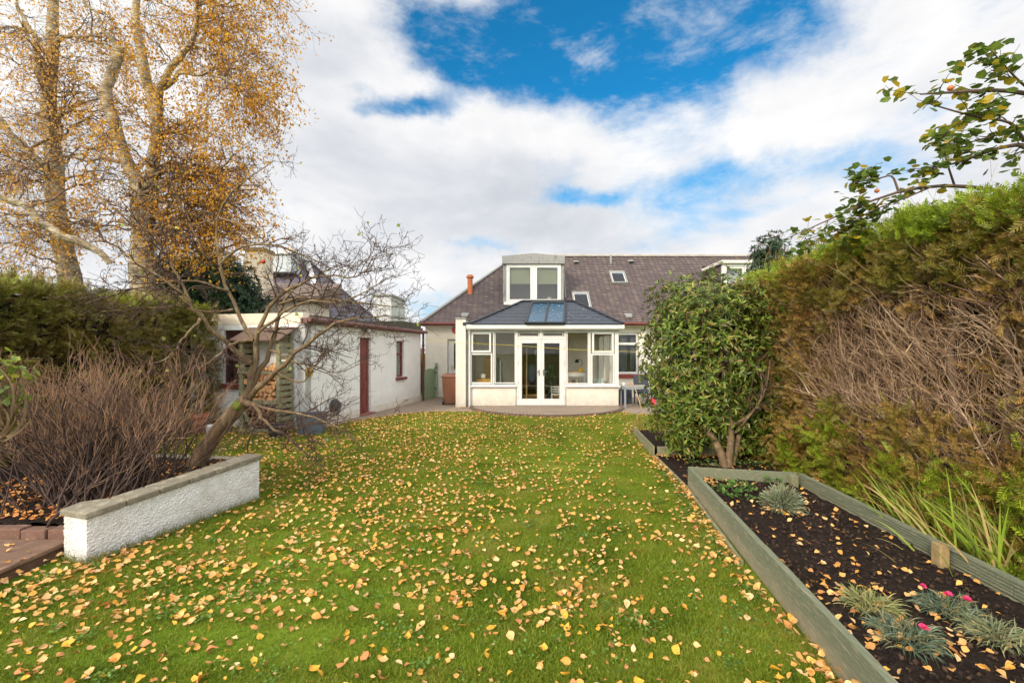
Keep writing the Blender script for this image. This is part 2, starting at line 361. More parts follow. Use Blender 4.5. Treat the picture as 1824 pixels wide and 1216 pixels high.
HOLIVE = LF('hedge_dark_olive', ['2E3612', '585A1E', '7C7A2C', '645222', '98843A', '3A4418', 'A0803C'], .2, big=2.)
HBROWN = LF('hedge_olive', ['4E4018', '8C6E32', 'AC8446', '5C5620', '8A7E34', 'C89C60', '5A4424', 'A06C38'], .25, big=1.3)
RHODO = LF('rhododendron_leaf', ['364618', '4A5E1E', '5E7428', '7E8E3A', '42521C', '98A04A', '8C7040', '303E18', '6E8C30'], .2, .35)
HOLLY = LF('holly_leaf', ['1F3420', '2A4428', '355232', '243A24', '4A5E38'], .1, .3)
LEFTH = LF('left_hedge_leaf', ['4A5222', '70762E', '8C8C3A', '86703A', '5C5028', '9A8448', 'A8A050'], .25, big=1.2)
GOLD = LF('birch_leaf', ['D89828', 'E4AA34', 'C4861E', 'E8B840', 'D8A034', 'B4741A', 'E8C058', 'A06C22'], .5)
GOLDP = LF('pale_birch_leaf', ['E0B058', 'D29C46', 'E8C078', 'C08C50', 'E0A83C', 'B47C40'], .5)
FALLEN = LF('fallen_leaf', ['DCA45C', 'D09448', 'E6BC7C', 'BC8044', 'E0A83C', 'EAC690', 'AC7040', 'DCA454', 'C89C6C'], .15, .7)
APPLEL = LF('apple_leaf', ['54692C', '667C34', '7E923E', '6C8040', '586E3C', '96A03E', 'CCAC34', '485C2A'], .35, .4)
YGREEN = LF('yellow_green_leaf', ['8FA048', 'A8B848', 'C0B840', '7A9058', '94A860'], .4)
CROCO = LF('strap_leaf', ['8CAA38', 'A2BC44', 'B8C658', '7A943A', 'D0C080', 'C8AA70'], .4)
DIANTH = LF('grey_green_leaf', ['4E6250', '6A7C66', '44584A', '848E72', '8A8058'], .2)
LAVEN = LF('sage_grey_leaf', ['7C8668', '929A7C', 'A6AC8C', '6C7658'], .2)
WEED = LF('weed_leaf', ['4E6E30', '5E8038', '6E8A48', '40602A'], .3)
PINK = LF('pink_petal', ['E0487C', 'F06C9C', 'D83870'], .3)
GRASS = LF('grass_blade', ['4C6014', '60761A', '748A20', '869A2A', '9E9E3E', '6C801A', 'AE9C58'], .35, .6, big=1.7)
SOIL = ground_mat('dark_soil', [(.3, '17120F'), (.5, '2A211C'), (.65, '3A2E27'), (.8, '5A4638')], 30, 1, 60)
LAWN = ground_mat('lawn_turf', [(.3, '465A14'), (.5, '66801C'), (.7, '86962E')], 14, 1, 90, scale2=.9)
PAVE = slate_mat('block_paving', ['76685A', '887868', '948472', '7E6C5C'], '544A3E', bw=.21, rh=.105, xyk=(1, 0), zk=0, ms=.006, bump=.2, rough=.9)
# paving runs on the flat: courses along y
_n = PAVE.node_tree.nodes
for x in list(_n):
    if x.type == 'MATH' and x.operation == 'MULTIPLY' and abs(x.inputs[1].default_value) < 1e-6: pass
def pave_fix(m):
    nt = m.node_tree; N = NT(nt)
    cb = [x for x in nt.nodes if x.type == 'COMBXYZ'][0]; sp = [x for x in nt.nodes if x.type == 'SEPXYZ'][0]
    nt.links.new(sp.outputs[1], cb.inputs[1]); nt.links.new(sp.outputs[0], cb.inputs[0])
    for b in [x for x in nt.nodes if x.type == 'BUMP']:
        br = [x for x in nt.nodes if x.type == 'TEX_BRICK'][0]; b.invert = True; nt.links.new(br.outputs['Fac'], b.inputs['Height']); b.inputs['Distance'].default_value = .006
pave_fix(PAVE)

# ------------------------------------------------------------------ world
def build_world():
    w = bpy.data.worlds.new('World'); SC.world = w; w.use_nodes = True; nt = w.node_tree; nt.nodes.clear(); N = NT(nt)
    tc = N.n('ShaderNodeTexCoord'); sp = N.n('ShaderNodeSeparateXYZ'); N.l(tc.outputs['Generated'], sp.inputs[0])
    az = N.n('ShaderNodeMath', operation='ARCTAN2'); N.l(sp.outputs[0], az.inputs[0]); N.l(sp.outputs[1], az.inputs[1])
    el = N.n('ShaderNodeMath', operation='ARCSINE'); N.l(sp.outputs[2], el.inputs[0])
    cb = N.n('ShaderNodeCombineXYZ'); N.l(az.outputs[0], cb.inputs[0]); N.l(el.outputs[0], cb.inputs[1])
    n1 = N.n('ShaderNodeTexNoise', i_Scale=4.2, i_Detail=12., i_Roughness=.62, i_Distortion=.25)
    mp = N.n('ShaderNodeMapping'); mp.inputs['Scale'].default_value = (1, 1, 1.9); mp.inputs['Location'].default_value = (1.3, .4, .2); N.l(tc.outputs['Generated'], mp.inputs[0]); N.l(mp.outputs[0], n1.inputs[0])
    # warp the direction a little so the gaps have torn edges
    n0 = N.n('ShaderNodeTexNoise', i_Scale=5., i_Detail=6., i_Roughness=.6); N.l(tc.outputs['Generated'], n0.inputs[0])
    v0 = N.n('ShaderNodeVectorMath', operation='MULTIPLY_ADD'); N.l(n0.outputs[1], v0.inputs[0]); v0.inputs[1].default_value = (.22, .14, 0); N.l(cb.outputs[0], v0.inputs[2])
    vs = N.n('ShaderNodeVectorMath', operation='SUBTRACT'); N.l(v0.outputs[0], vs.inputs[0]); vs.inputs[1].default_value = (.11, .07, 0)
    def blobs(lst):
        tot = None
        for (px, py, rx, ry, wt) in lst:
            a = math.atan((px-912)/F); e = math.atan(-(py-626)/F*math.cos(a)); cx = rx/F*math.cos(a)**2; cy = ry/F*math.cos(a)*math.cos(e)**2
            s = N.n('ShaderNodeVectorMath', operation='SUBTRACT'); N.l(vs.outputs[0], s.inputs[0]); s.inputs[1].default_value = (a, e, 0)
            m = N.n('ShaderNodeVectorMath', operation='MULTIPLY'); N.l(s.outputs[0], m.inputs[0]); m.inputs[1].default_value = (1/cx, 1/cy, 0)
            d = N.n('ShaderNodeVectorMath', operation='DOT_PRODUCT'); N.l(m.outputs[0], d.inputs[0]); N.l(m.outputs[0], d.inputs[1])
            g = N.n('ShaderNodeMath', operation='POWER', I0=math.exp(-1)); N.l(d.outputs['Value'], g.inputs[1])
            q = N.n('ShaderNodeMath', operation='MULTIPLY', I1=wt); N.l(g.outputs[0], q.inputs[0]); q = q.outputs[0]
            if tot is None: tot = q
            else:
                ad = N.n('ShaderNodeMath', operation='ADD'); N.l(tot, ad.inputs[0]); N.l(q, ad.inputs[1]); tot = ad.outputs[0]
        return tot
    holes = blobs([(1090, 70, 240, 105, 1.1), (900, 130, 140, 75, .75), (960, 20, 120, 60, .5), (710, 190, 100, 30, .8), (1250, 120, 170, 80, .7), (770, 20, 90, 50, .5), (1380, 10, 170, 80, .5), (830, 90, 90, 60, .35),
                   (1035, 358, 60, 17, .75), (1340, 305, 170, 32, .6), (1250, 352, 130, 28, .45), (1560, 300, 160, 45, .5), (860, 440, 70, 12, .4), (760, 545, 70, 25, .4),
                   (1300, 395, 120, 25, .35), (1700, 180, 110, 30, .4)])
    nn = N.n('ShaderNodeMath', operation='MULTIPLY_ADD', I1=1.5, I2=-.75); N.l(n1.outputs[0], nn.inputs[0])
    sm = N.n('ShaderNodeMath', operation='ADD'); N.l(holes, sm.inputs[0]); N.l(nn.outputs[0], sm.inputs[1])
    blue = N.n('ShaderNodeMapRange', I1=.06, I2=.80, interpolation_type='SMOOTHSTEP'); N.l(sm.outputs[0], blue.inputs[0])
    nv = N.n('ShaderNodeTexNoise', i_Scale=5.5, i_Detail=12., i_Roughness=.66, i_Distortion=.15); mv = N.n('ShaderNodeMapping'); mv.inputs['Scale'].default_value = (1, 1, 2.4); mv.inputs['Rotation'].default_value = (0, .5, 0); mv.inputs['Location'].default_value = (7.7, 3.1, 2.2)
    N.l(tc.outputs['Generated'], mv.inputs[0]); N.l(mv.outputs[0], nv.inputs[0])
    vl = N.n('ShaderNodeMapRange', I1=.44, I2=.70, I3=1., I4=.45, interpolation_type='SMOOTHSTEP'); N.l(nv.outputs[0], vl.inputs[0])
    bv = N.n('ShaderNodeMath', operation='MULTIPLY'); N.l(blue.outputs[0], bv.inputs[0]); N.l(vl.outputs[0], bv.inputs[1])
    # cloud body: bright heads, grey bellies
    n2 = N.n('ShaderNodeTexNoise', i_Scale=2.6, i_Detail=8., i_Roughness=.55, i_Distortion=.2); mp2 = N.n('ShaderNodeMapping'); mp2.inputs['Scale'].default_value = (1, 1, 2.2); mp2.inputs['Location'].default_value = (4.1, 2.2, 1.7)
    N.l(tc.outputs['Generated'], mp2.inputs[0]); N.l(mp2.outputs[0], n2.inputs[0])
    grey = blobs([(760, 330, 260, 90, .22), (620, 430, 200, 60, .15), (1150, 60, 10, 10, 0), (600, 90, 150, 80, .08), (1000, 420, 200, 40, .15)])
    g2 = N.n('ShaderNodeMath', operation='SUBTRACT'); N.l(n2.outputs[0], g2.inputs[0]); N.l(grey, g2.inputs[1])
    cc = ramp(N, g2.outputs[0], [(.14, (.50, .54, .60)), (.33, (.67, .69, .73)), (.47, (.83, .83, .84)), (.62, (.96, .94, .92))])
    sky = N.n('ShaderNodeTexSky', sky_type='NISHITA', sun_disc=False, sun_elevation=R(26), sun_rotation=R(214), air_density=1.0, dust_density=.3, ozone_density=3.)
    # sky radiance at strength .1, clouds brought to the same scale
    tint = N.n('ShaderNodeMix', data_type='RGBA', blend_type='MULTIPLY', I0=1.); N.l(sky.outputs[0], tint.inputs[6]); tint.inputs[7].default_value = (.14, 1.12, 1.42, 1)
    # low haze keeps the blue pale near the horizon
    pale = N.n('ShaderNodeMapRange', I1=.12, I2=.5, I3=.75, I4=0.); N.l(el.outputs[0], pale.inputs[0])
    pm = N.n('ShaderNodeMix', data_type='RGBA'); N.l(pale.outputs[0], pm.inputs[0]); N.l(tint.outputs[2], pm.inputs[6]); pm.inputs[7].default_value = (2.5, 4.9, 7.2, 1)
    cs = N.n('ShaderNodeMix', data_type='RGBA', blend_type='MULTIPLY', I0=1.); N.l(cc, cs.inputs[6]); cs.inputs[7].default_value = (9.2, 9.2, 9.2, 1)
    fin = N.n('ShaderNodeMix', data_type='RGBA'); N.l(bv.outputs[0], fin.inputs[0]); N.l(cs.outputs[2], fin.inputs[6]); N.l(pm.outputs[2], fin.inputs[7])
    # added boost: sky behind the camera, sun's side, brightened to lift shaded walls
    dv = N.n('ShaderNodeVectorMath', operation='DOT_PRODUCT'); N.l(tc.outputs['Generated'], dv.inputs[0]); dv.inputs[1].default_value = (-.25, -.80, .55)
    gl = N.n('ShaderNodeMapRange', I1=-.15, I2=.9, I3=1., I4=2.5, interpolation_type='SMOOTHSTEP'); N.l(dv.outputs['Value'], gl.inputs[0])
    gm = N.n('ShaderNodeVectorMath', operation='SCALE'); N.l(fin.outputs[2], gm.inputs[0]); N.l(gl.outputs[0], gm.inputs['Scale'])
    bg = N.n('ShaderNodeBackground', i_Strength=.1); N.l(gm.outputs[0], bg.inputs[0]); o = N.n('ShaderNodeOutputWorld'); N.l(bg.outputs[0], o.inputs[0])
build_world()
sd = bpy.data.lights.new('sun', 'SUN'); sd.energy = 2.6; sd.angle = R(9); sd.color = (1, .86, .66)
sun = bpy.data.objects.new('sun', sd); COL.objects.link(sun)
az, el = R(214), R(26)     # the sun stands behind the camera, to its left
to = Vector((math.sin(az)*math.cos(el), math.cos(az)*math.cos(el), math.sin(el)))
sun.rotation_euler = to.to_track_quat('Z', 'Y').to_euler()
cd = bpy.data.cameras.new('camera'); cd.sensor_width = 36; cd.lens = F/1824*36; cd.shift_y = 18/1824; cd.clip_end = 2000; cd.clip_start = .05
cam = bpy.data.objects.new('camera', cd); cam.location = (0, 0, CAMZ); cam.rotation_euler = (R(90), 0, 0); COL.objects.link(cam); SC.camera = cam
SC.view_settings.view_transform = 'Standard'; SC.view_settings.look = 'None'; SC.view_settings.exposure = 0.31; SC.view_settings.gamma = 1
try: SC.cycles.transparent_max_bounces = 12; SC.cycles.max_bounces = 6
except Exception: pass

# ------------------------------------------------------------------ setting
tag(npmesh('ground', [(-400,-300,G-.03),(400,-300,G-.03),(400,500,G-.03),(-400,500,G-.03)], np.array([[0,1,2,3]]), LAWN), kind='structure')
# lawn sheet (gently uneven)
EDGE = [(1.62,1.0),(1.80,3.63),(2.14,5.76),(2.27,7.42),(2.48,9.4)]     # right edge of the lawn
def edge_x(y): return np.interp(y, [e[1] for e in EDGE], [e[0] for e in EDGE])
def in_poly(x, y, poly):
    c = np.zeros(np.shape(x), bool); n = len(poly); j = n-1
    for i in range(n):
        xi, yi = poly[i]; xj, yj = poly[j]
        c ^= ((yi > y) != (yj > y)) & (x < (xj-xi)*(y-yi)/(yj-yi+1e-12)+xi); j = i
    return c
PATH = [(-4.45,9.85),(-4.25,10.1),(-4.0,10.75),(-3.55,11.6),(-3.1,12.25),(-2.6,12.75),(-2.1,13.0),(-1.2,12.95),(-1.0,12.9),(3.1,12.9),(3.3,12.35),(5.5,12.3),(5.5,17.2),(-3.3,17.2),(-3.2,16)]
def ell(k=40, cx=1.03, cy=14.0, a=2.28, b=2.12, d=0): return [(cx+(a+d)*math.cos(t), cy-(b+d)*math.sin(t)) for t in np.linspace(math.pi, 0, k)]
LX = np.linspace(-7.2, 6.2, 90); LY = np.linspace(.3, 17.5, 110)
gx, gy = np.meshgrid(LX, LY); gz = G+.012*np.sin(gx*1.3+.5)*np.cos(gy*.9)-.006
V = np.stack([gx, gy, gz], -1).reshape(-1, 3); I = np.arange(90*110).reshape(110, 90)
Fq = np.stack([I[:-1,:-1], I[:-1,1:], I[1:,1:], I[1:,:-1]], -1).reshape(-1, 4)
tag(npmesh('lawn', V, Fq, LAWN, smooth=True), kind='structure')
pm_ = MB(); pm_.prism(PATH, G-.02, G+.012)
tag(pm_.build('path', PAVE), kind='structure')
pa = MB(); pa.prism(ell(), G, -.02); tag(pa.build('patio', PAVE), kind='structure')
kb = MB()
e0 = ell(d=-.08); e1 = ell(d=.03)
for i in range(len(e0)-1):
    a, b, c, d = e0[i], e1[i], e1[i+1], e0[i+1]
    m_ = ((a[0]+c[0])/2, (a[1]+c[1])/2); sh = lambda p: (m_[0]+(p[0]-m_[0])*.94, m_[1]+(p[1]-m_[1])*.94)
    kb.prism([sh(b), sh(c), sh(d), sh(a)], G-.01, -.012)
tag(kb.build('patio_kerb', M('kerb_brick', '6E5A4E', '5A4A40', rough=.95, scale=8, bump=.4)), kind='structure')

# flower bed soil on the right
def soil_sheet(name, poly, z, amp=.02, res=.05):
    xs = [p[0] for p in poly]; ys = [p[1] for p in poly]
    nx = int((max(xs)-min(xs))/res)+2; ny = int((max(ys)-min(ys))/res)+2
    X, Y = np.meshgrid(np.linspace(min(xs), max(xs), nx), np.linspace(min(ys), max(ys), ny))
    Z = z+amp*(np.sin(X*9+Y*5)*np.cos(Y*11-X*3)*.4+rng.normal(size=X.shape)*.35)
    V = np.stack([X, Y, Z], -1).reshape(-1, 3); I = np.arange(nx*ny).reshape(ny, nx)
    Fq = np.stack([I[:-1,:-1], I[:-1,1:], I[1:,1:], I[1:,:-1]], -1).reshape(-1, 4)
    c = V[Fq].mean(1); Fq = Fq[in_poly(c[:, 0], c[:, 1], poly)]
    return tag(npmesh(name, V, Fq, SOIL, smooth=True), kind='structure')
BEDP = [(1.515,1.0),(1.715,2.33),(2.225,5.75),(3.38,5.46),(3.16,2.5),(3.05,1.0)]
soil_sheet('bed_soil', BEDP, .05)
soil_sheet('border_soil', [(1.66,1.0),(2.18,5.76),(2.30,7.45),(2.50,9.7),(6.5,9.7),(6.5,1.0),(3.2,1.0),(3.45,5.5),(2.22,5.78)], G+.02, .015)
BED2 = [(2.30,7.48),(2.50,9.3),(3.9,9.3),(3.5,7.42)]
soil_sheet('far_bed_soil', BED2, G+.10)
soil_sheet('left_bed_soil', [(-7.0,4.05),(-3.75,4.05),(-3.08,5.3),(-3.65,6.5),(-7.0,6.7)], .10, .03)
# soil crumbs
n = 5200; sxy = rng.uniform([1.6, 1.2], [3.4, 5.7], (n, 2)); sxy = sxy[in_poly(sxy[:, 0], sxy[:, 1], [(1.62,1.1),(2.26,5.6),(3.3,5.4),(3.05,1.1)])]
pos = np.c_[sxy, np.full(len(sxy), .055)]; D = norm(rng.normal(size=pos.shape)); X_, Y_, Z_ = frames(D)
tv = [(.5,0,0),(-.5,.1,0),(0,.5,.1),(0,-.5,0),(0,.1,.45),(.1,0,-.45)]; tf = [(0,2,4),(2,1,4),(1,3,4),(3,0,4),(2,0,5),(1,2,5),(3,1,5),(0,3,5)]
V, Fq = scatter(tv, tf, pos, rng.uniform(.008, .035, len(pos)), X_, Y_, Z_)
tag(npmesh('soil_crumbs', V, Fq, LF('soil_crumb', ['17120F', '2A201A', '3A2C24', '241C18', '4E3C2E'], 0, 1)), 'dark soil clods lying over the long raised bed', 'soil', kind='stuff')

# ------------------------------------------------------------------ raised timber bed (right)
def line_boards(t, p0, p1, z0, z1, th, n, grooves=False, name='side_board', mat=TIMBER):
    p0 = Vector((p0[0], p0[1], 0)); p1 = Vector((p1[0], p1[1], 0)); d = (p1-p0).normalized(); nrm = Vector((-d.y, d.x, 0))
    h = (z1-z0)/n
    m = MB()
    for k in range(n):
        a = z0+k*h+.003; b = z0+(k+1)*h-.003
        v = [p0, p1, p1+nrm*th, p0+nrm*th]
        m.add([(*q.xy, a) for q in v]+[(*q.xy, b) for q in v], [(0,3,2,1),(4,5,6,7),(0,1,5,4),(1,2,6,5),(2,3,7,6),(3,0,4,7)])
        if grooves:
            for g in range(5):
                zz = a+(g+.5)*(b-a)/5
                m.add([(*(q+nrm*e).xy, z) for z in (zz-.006, zz+.006) for q, e in ((p0, -.006), (p1, -.006), (p1, -.0005), (p0, -.0005))], [(0,3,2,1),(4,5,6,7),(0,1,5,4),(1,2,6,5),(2,3,7,6),(3,0,4,7)])
    if n > 1: q_ = [p0+nrm*th*.3+d*.01, p1+nrm*th*.3-d*.01, p1+nrm*th*.7-d*.01, p0+nrm*th*.7+d*.01]; m.add([(*q.xy, z0+.01) for q in q_]+[(*q.xy, z1-.01) for q in q_], [(0,3,2,1),(4,5,6,7),(0,1,5,4),(1,2,6,5),(2,3,7,6),(3,0,4,7)])
    return m.build(name, mat, t, bevel=.002)
bed = thing('raised_bed', (2.2,3.6,G), 'long green treated timber raised bed full of dark soil along the right of the lawn', 'raised bed')
EL = lambda y: 1.68+.15*(y-2.33)
line_boards(bed, (EL(1.0), 1.0), (EL(3.42), 3.42), G, .19, -.045, 2)
line_boards(bed, (EL(3.425), 3.425), (EL(5.74), 5.74), G, .185, -.045, 2)
line_boards(bed, (2.205,5.745), (3.39,5.47), G, .18, .045, 2, name='end_board')
line_boards(bed, (3.385,5.44), (3.16,2.9), G+.02, .19, .045, 2, True)
line_boards(bed, (3.158,2.895), (3.02,1.0), G+.02, .19, .045, 2, True)
MB().box(3.10,3.17,3.33,3.41,G,.22).build('post', M('post_wood', 'A08A60', '86704A', rough=.9, scale=10, bump=.4), bed, bevel=.008)
MB().box(3.27,3.34,5.36,5.44,G,.17).build('post', TIMBERY, bed, bevel=.005)
bed2 = thing('low_bed', (2.8,8.2,G), 'small low timber bed of bare soil at the foot of the rhododendron', 'raised bed')
line_boards(bed2, (2.30,7.42), (2.50,9.35), G, G+.17, .03, 1, mat=TIMBERY)
line_boards(bed2, (3.6,7.41), (2.335,7.41), G, G+.17, .03, 1, name='end_board', mat=TIMBERY)
edg = MB()
for i in range(1, 3):
    a, b = EDGE[i], EDGE[i+1]; edg.beam((a[0]+.02, a[1]+.02, G+.005), (b[0]+.02, b[1]-.02, G+.005), .03, .06)
tag(edg.build('lawn_edging', TIMBERY, base=(2.2,6.5,G)), 'thin timber edging strip between lawn and border soil by the low bed', 'edging')

# ------------------------------------------------------------------ left planter wall
pw = thing('planter_wall', (-3.2,4.4,G), 'low white roughcast garden wall with stone coping beside the bare twiggy shrub', 'garden wall')
a0 = Vector((-3.66,3.76)); a1 = Vector((-3.40,3.68)); b0 = Vector((-2.90,5.28)); bi = Vector((-3.10,5.36)); ai = Vector((-3.55,3.93))
mm = MB(); poly = [a0, a1, b0, bi, ai, Vector((-3.70,3.93))]
zt = [.28,.28,.385,.385,.285,.28]; nP = len(poly)
mm.add([(*p, G-.05) for p in poly]+[(*p, z) for p, z in zip(poly, zt)], [tuple(range(nP-1,-1,-1)), tuple(range(nP, 2*nP))]+[(i, (i+1) % nP, nP+(i+1) % nP, nP+i) for i in range(nP)])
w_ = mm.build('wall', HARLC, pw)
sb_ = w_.modifiers.new('s', 'SUBSURF'); sb_.subdivision_type = 'SIMPLE'; sb_.levels = 7; sb_.render_levels = 7
tx = bpy.data.textures.new('harl', 'CLOUDS'); tx.noise_scale = .016; tx.noise_depth = 1
dm = w_.modifiers.new('d', 'DISPLACE'); dm.texture = tx; dm.strength = .016; dm.mid_level = .5; dm.texture_coords = 'LOCAL'
for k in range(6):
    f0, f1 = k/6+.003, (k+1)/6-.003
    A = a1.lerp(b0, f0); B = a1.lerp(b0, f1); dn = (b0-a1).normalized(); nr = Vector((dn.y, -dn.x))
    z0_, z1_ = .28+.105*f0, .28+.105*f1
    o_ = .025; wi = .20
    P4 = [A+nr*o_, B+nr*o_, B-nr*wi, A-nr*wi]
    if k == 0: P4 = [a1+nr*o_-dn*.02, B+nr*o_, B-nr*wi, Vector((-3.70,3.95)), a0+Vector((-.03,-.01))]
    if k == 5: P4[1] += dn*.03; P4[2] += dn*.03
    zz = [z0_, z1_, z1_, z0_, z0_][:len(P4)]; n_ = len(P4)
    MB().add([(*p, z+.002) for p, z in zip(P4, zz)]+[(*p, z+.055) for p, z in zip(P4, zz)],
        [tuple(range(n_-1,-1,-1)), tuple(range(n_, 2*n_))]+[(i, (i+1) % n_, n_+(i+1) % n_, n_+i) for i in range(n_)]).build('coping_stone', CAPSTONE, pw, bevel=.012)
be = thing('brick_edging', (-4.6,3.95,G), 'short row of worn red bricks edging the leafy bed at the left', 'edging')
for k in range(8):
    x = -3.75-.22*k; MB().rbox((x-.1, 3.97+rng.uniform(-.01,.01), .05+rng.uniform(-.006,.006)), (.205,.11,.12), Matrix.Rotation(rng.uniform(-.04,.04), 3, 'Z')).build('brick', BRICKR, be, bevel=.012)
st = thing('garden_step', (-4.5,3.4,G), 'low terracotta slab step at the left edge beside the white wall', 'step')
MB().box(-5.6,-3.72,2.2,3.9,.0,.035).build('slab', SLABR, st, bevel=.008); MB().box(-5.6,-3.76,2.2,3.88,G-.02,-.001).build('riser', BRICKR, st, bevel=.004)
rl = thing('stone_edging', (-3.9,6.55,G), 'weathered timber rails closing the back of the left bed below the leaning tree', 'edging')
MB().beam((-5.0,6.30,.02),(-3.7,6.05,.02),.08,.14).build('rail', TIMBERY, rl, bevel=.01)
MB().beam((-5.6,6.75,.03),(-3.62,6.5,.03),.12,.18).build('rail', CAPSTONE, rl, bevel=.01)

# ------------------------------------------------------------------ house
YW = 17.0; EY = 16.6; EZ = 2.67; RY = 20.05; RZ = 5.78; XL = -3.3; XR = 15
hs = thing('house', (4,17,0), 'long white bungalow with purple slate roof closing the end of the garden', 'house')
wp = lambda px, Y=YW: (px-912)/F*Y
wz = lambda py, Y=YW: CAMZ-(py-626)/F*Y
W1 = (wp(1098), wp(1138), wz(666), wz(592)); D1 = (wp(797), wp(797)+.85, 0, wz(604)); DIN = (.4, 1.9, 0, 2.1)
W2 = (6.2, 7.4, .85, 2.3)
hw = MB(); holed(hw, -3.2, XR, -.1, 2.75, [D1, DIN, W1, W2], YW, YW+.25)
hw.box(-3.2,-2.95,YW+.25,23.2,-.1,2.75); hw.box(-3.2,XR,23.2,23.45,-.1,2.75); hw.box(XR,XR+.2,YW,23.45,-.1,2.75)
hw.build('wall', WHITE, hs)
MB().box(-2.9,XR-.05,YW+3.0,YW+3.1,-.05,2.74).build('inner_wall', M('inner_wall_paint','C8B490','B09C78'), hs)
MB().box(-2.94,XR-.05,YW+.26,YW+3.0,-.08,-.02).build('floor', M('inner_floor','5A4632','4A3828'), hs)
rf = MB(); AX = XL+3.45; BY = 23.5
v = [(XL,EY,EZ),(XR+.3,EY,EZ),(XR+.3,RY,RZ),(AX,RY,RZ),(XL,BY,EZ),(XR+.3,BY,EZ)]
rf.add(v, [(0,1,2,3),(4,0,3),(5,4,3,2)]); rf.add([(XL,EY+.02,EZ-.04),(XR+.3,EY+.02,EZ-.04),(XR+.3,BY,EZ-.04),(XL,BY,EZ-.04)], [(0,3,2,1)])
rfo = rf.build('roof', SLATE, hs)
rd = MB(); rd.beam((AX,RY,RZ+.02),(XR+.3,RY,RZ+.02),.16,.10); rd.build('ridge', M('ridge_flashing','9A9490','B4AEA8',rough=.7), rfo, bevel=.02)
hp = MB(); hp.beam((XL,EY,EZ+.02),(AX,RY,RZ+.02),.16,.06); hp.build('hip_flashing', LEAD, rfo, bevel=.01)
gt = MB(); gt.cyl((XL-.05,EY-.05,EZ-.04),(XR,EY-.05,EZ-.04),.045); gt.box(XL,XR,EY+.0,EY+.03,EZ-.12,EZ-.04)
gt.build('gutter', GUTR, hs)
sf = MB(); sf.box(XL,XR,EY+.031,YW+.01,EZ-.12,EZ-.09); sf.build('soffit', M('soffit','D8CCBA','CABFAC'), hs)
def window(par, x0, x1, z0, z1, y, bars=(), fw=.06, glass=GLASS, mat=UPVC, dep=.06, name='window'):
    m = MB(); m.ring(x0, x1, z0, z1, fw, y, y+dep)
    for b in bars:
        if b[0] == 'h': m.box(x0+fw, x1-fw, y+.003, y+dep-.003, b[1]-b[2]/2, b[1]+b[2]/2)
        else: m.box(b[1]-b[2]/2, b[1]+b[2]/2, y+.003, y+dep-.003, z0+fw, z1-fw)
    w = m.build(name, mat, par, bevel=.006)
    MB().box(x0+fw*.8, x1-fw*.8, y+dep*.45, y+dep*.45+.008, z0+fw*.8, z1-fw*.8).build('pane', glass, w)
    return w
w1 = window(hs, W1[0]+.01, W1[1]-.01, W1[2]+.01, W1[3]-.01, YW+.08, [('h', wz(612), .09)], .07)
cm = MB()
for k in range(9): cm.cyl((W1[0]+.08+k*.045, YW+.32, W1[2]), (W1[0]+.08+k*.045, YW+.32, W1[3]), .026, n=8)
for k in range(4): cm.cyl((W1[1]-.06-k*.05, YW+.32, W1[2]), (W1[1]-.06-k*.05, YW+.32, W1[3]), .026, n=8)
cm.build('curtain', M('curtain_grey','5E6468','4A5054'), hs)
MB().box(W1[0]-.06, W1[1]+.14, YW-.10, YW+.08, W1[2]-.14, W1[2]-.005).build('window_sill', M('red_sill','8E2E28','7A2622',rough=.5), hs, bevel=.01)
window(hs, W2[0]+.01, W2[1]-.01, W2[2]+.01, W2[3]-.01, YW+.08, [('v', (W2[0]+W2[1])/2, .08)], .07)
dd = MB(); holed(dd, D1[0]+.01, D1[1]-.01, .01, D1[3]-.01, [(D1[0]+.22, D1[1]-.2, .95, D1[3]-.15), (D1[0]+.22, D1[1]-.2, .2, .8)], YW+.14, YW+.19)
bd = dd.build('door', UPVC, hs)
MB().box(D1[0]+.2, D1[1]-.18, YW+.16, YW+.168, .18, D1[3]-.13).build('pane', GLASS, bd)
hh = MB(); hh.box(D1[0]+.14,D1[0]+.165,YW+.125,YW+.139,.9,1.12); hh.cyl((D1[0]+.15,YW+.12,1.04),(D1[0]+.15,YW+.09,1.04),.01,n=8); hh.cyl((D1[0]+.15,YW+.09,1.04),(D1[0]+.25,YW+.09,1.04),.009,n=8); hh.build('handle', BRASS, bd)
MB().box(D1[0]-.05,D1[1],YW-.3,YW,-.06,-.004).build('doorstep', CAPSTONE, hs, bevel=.01)
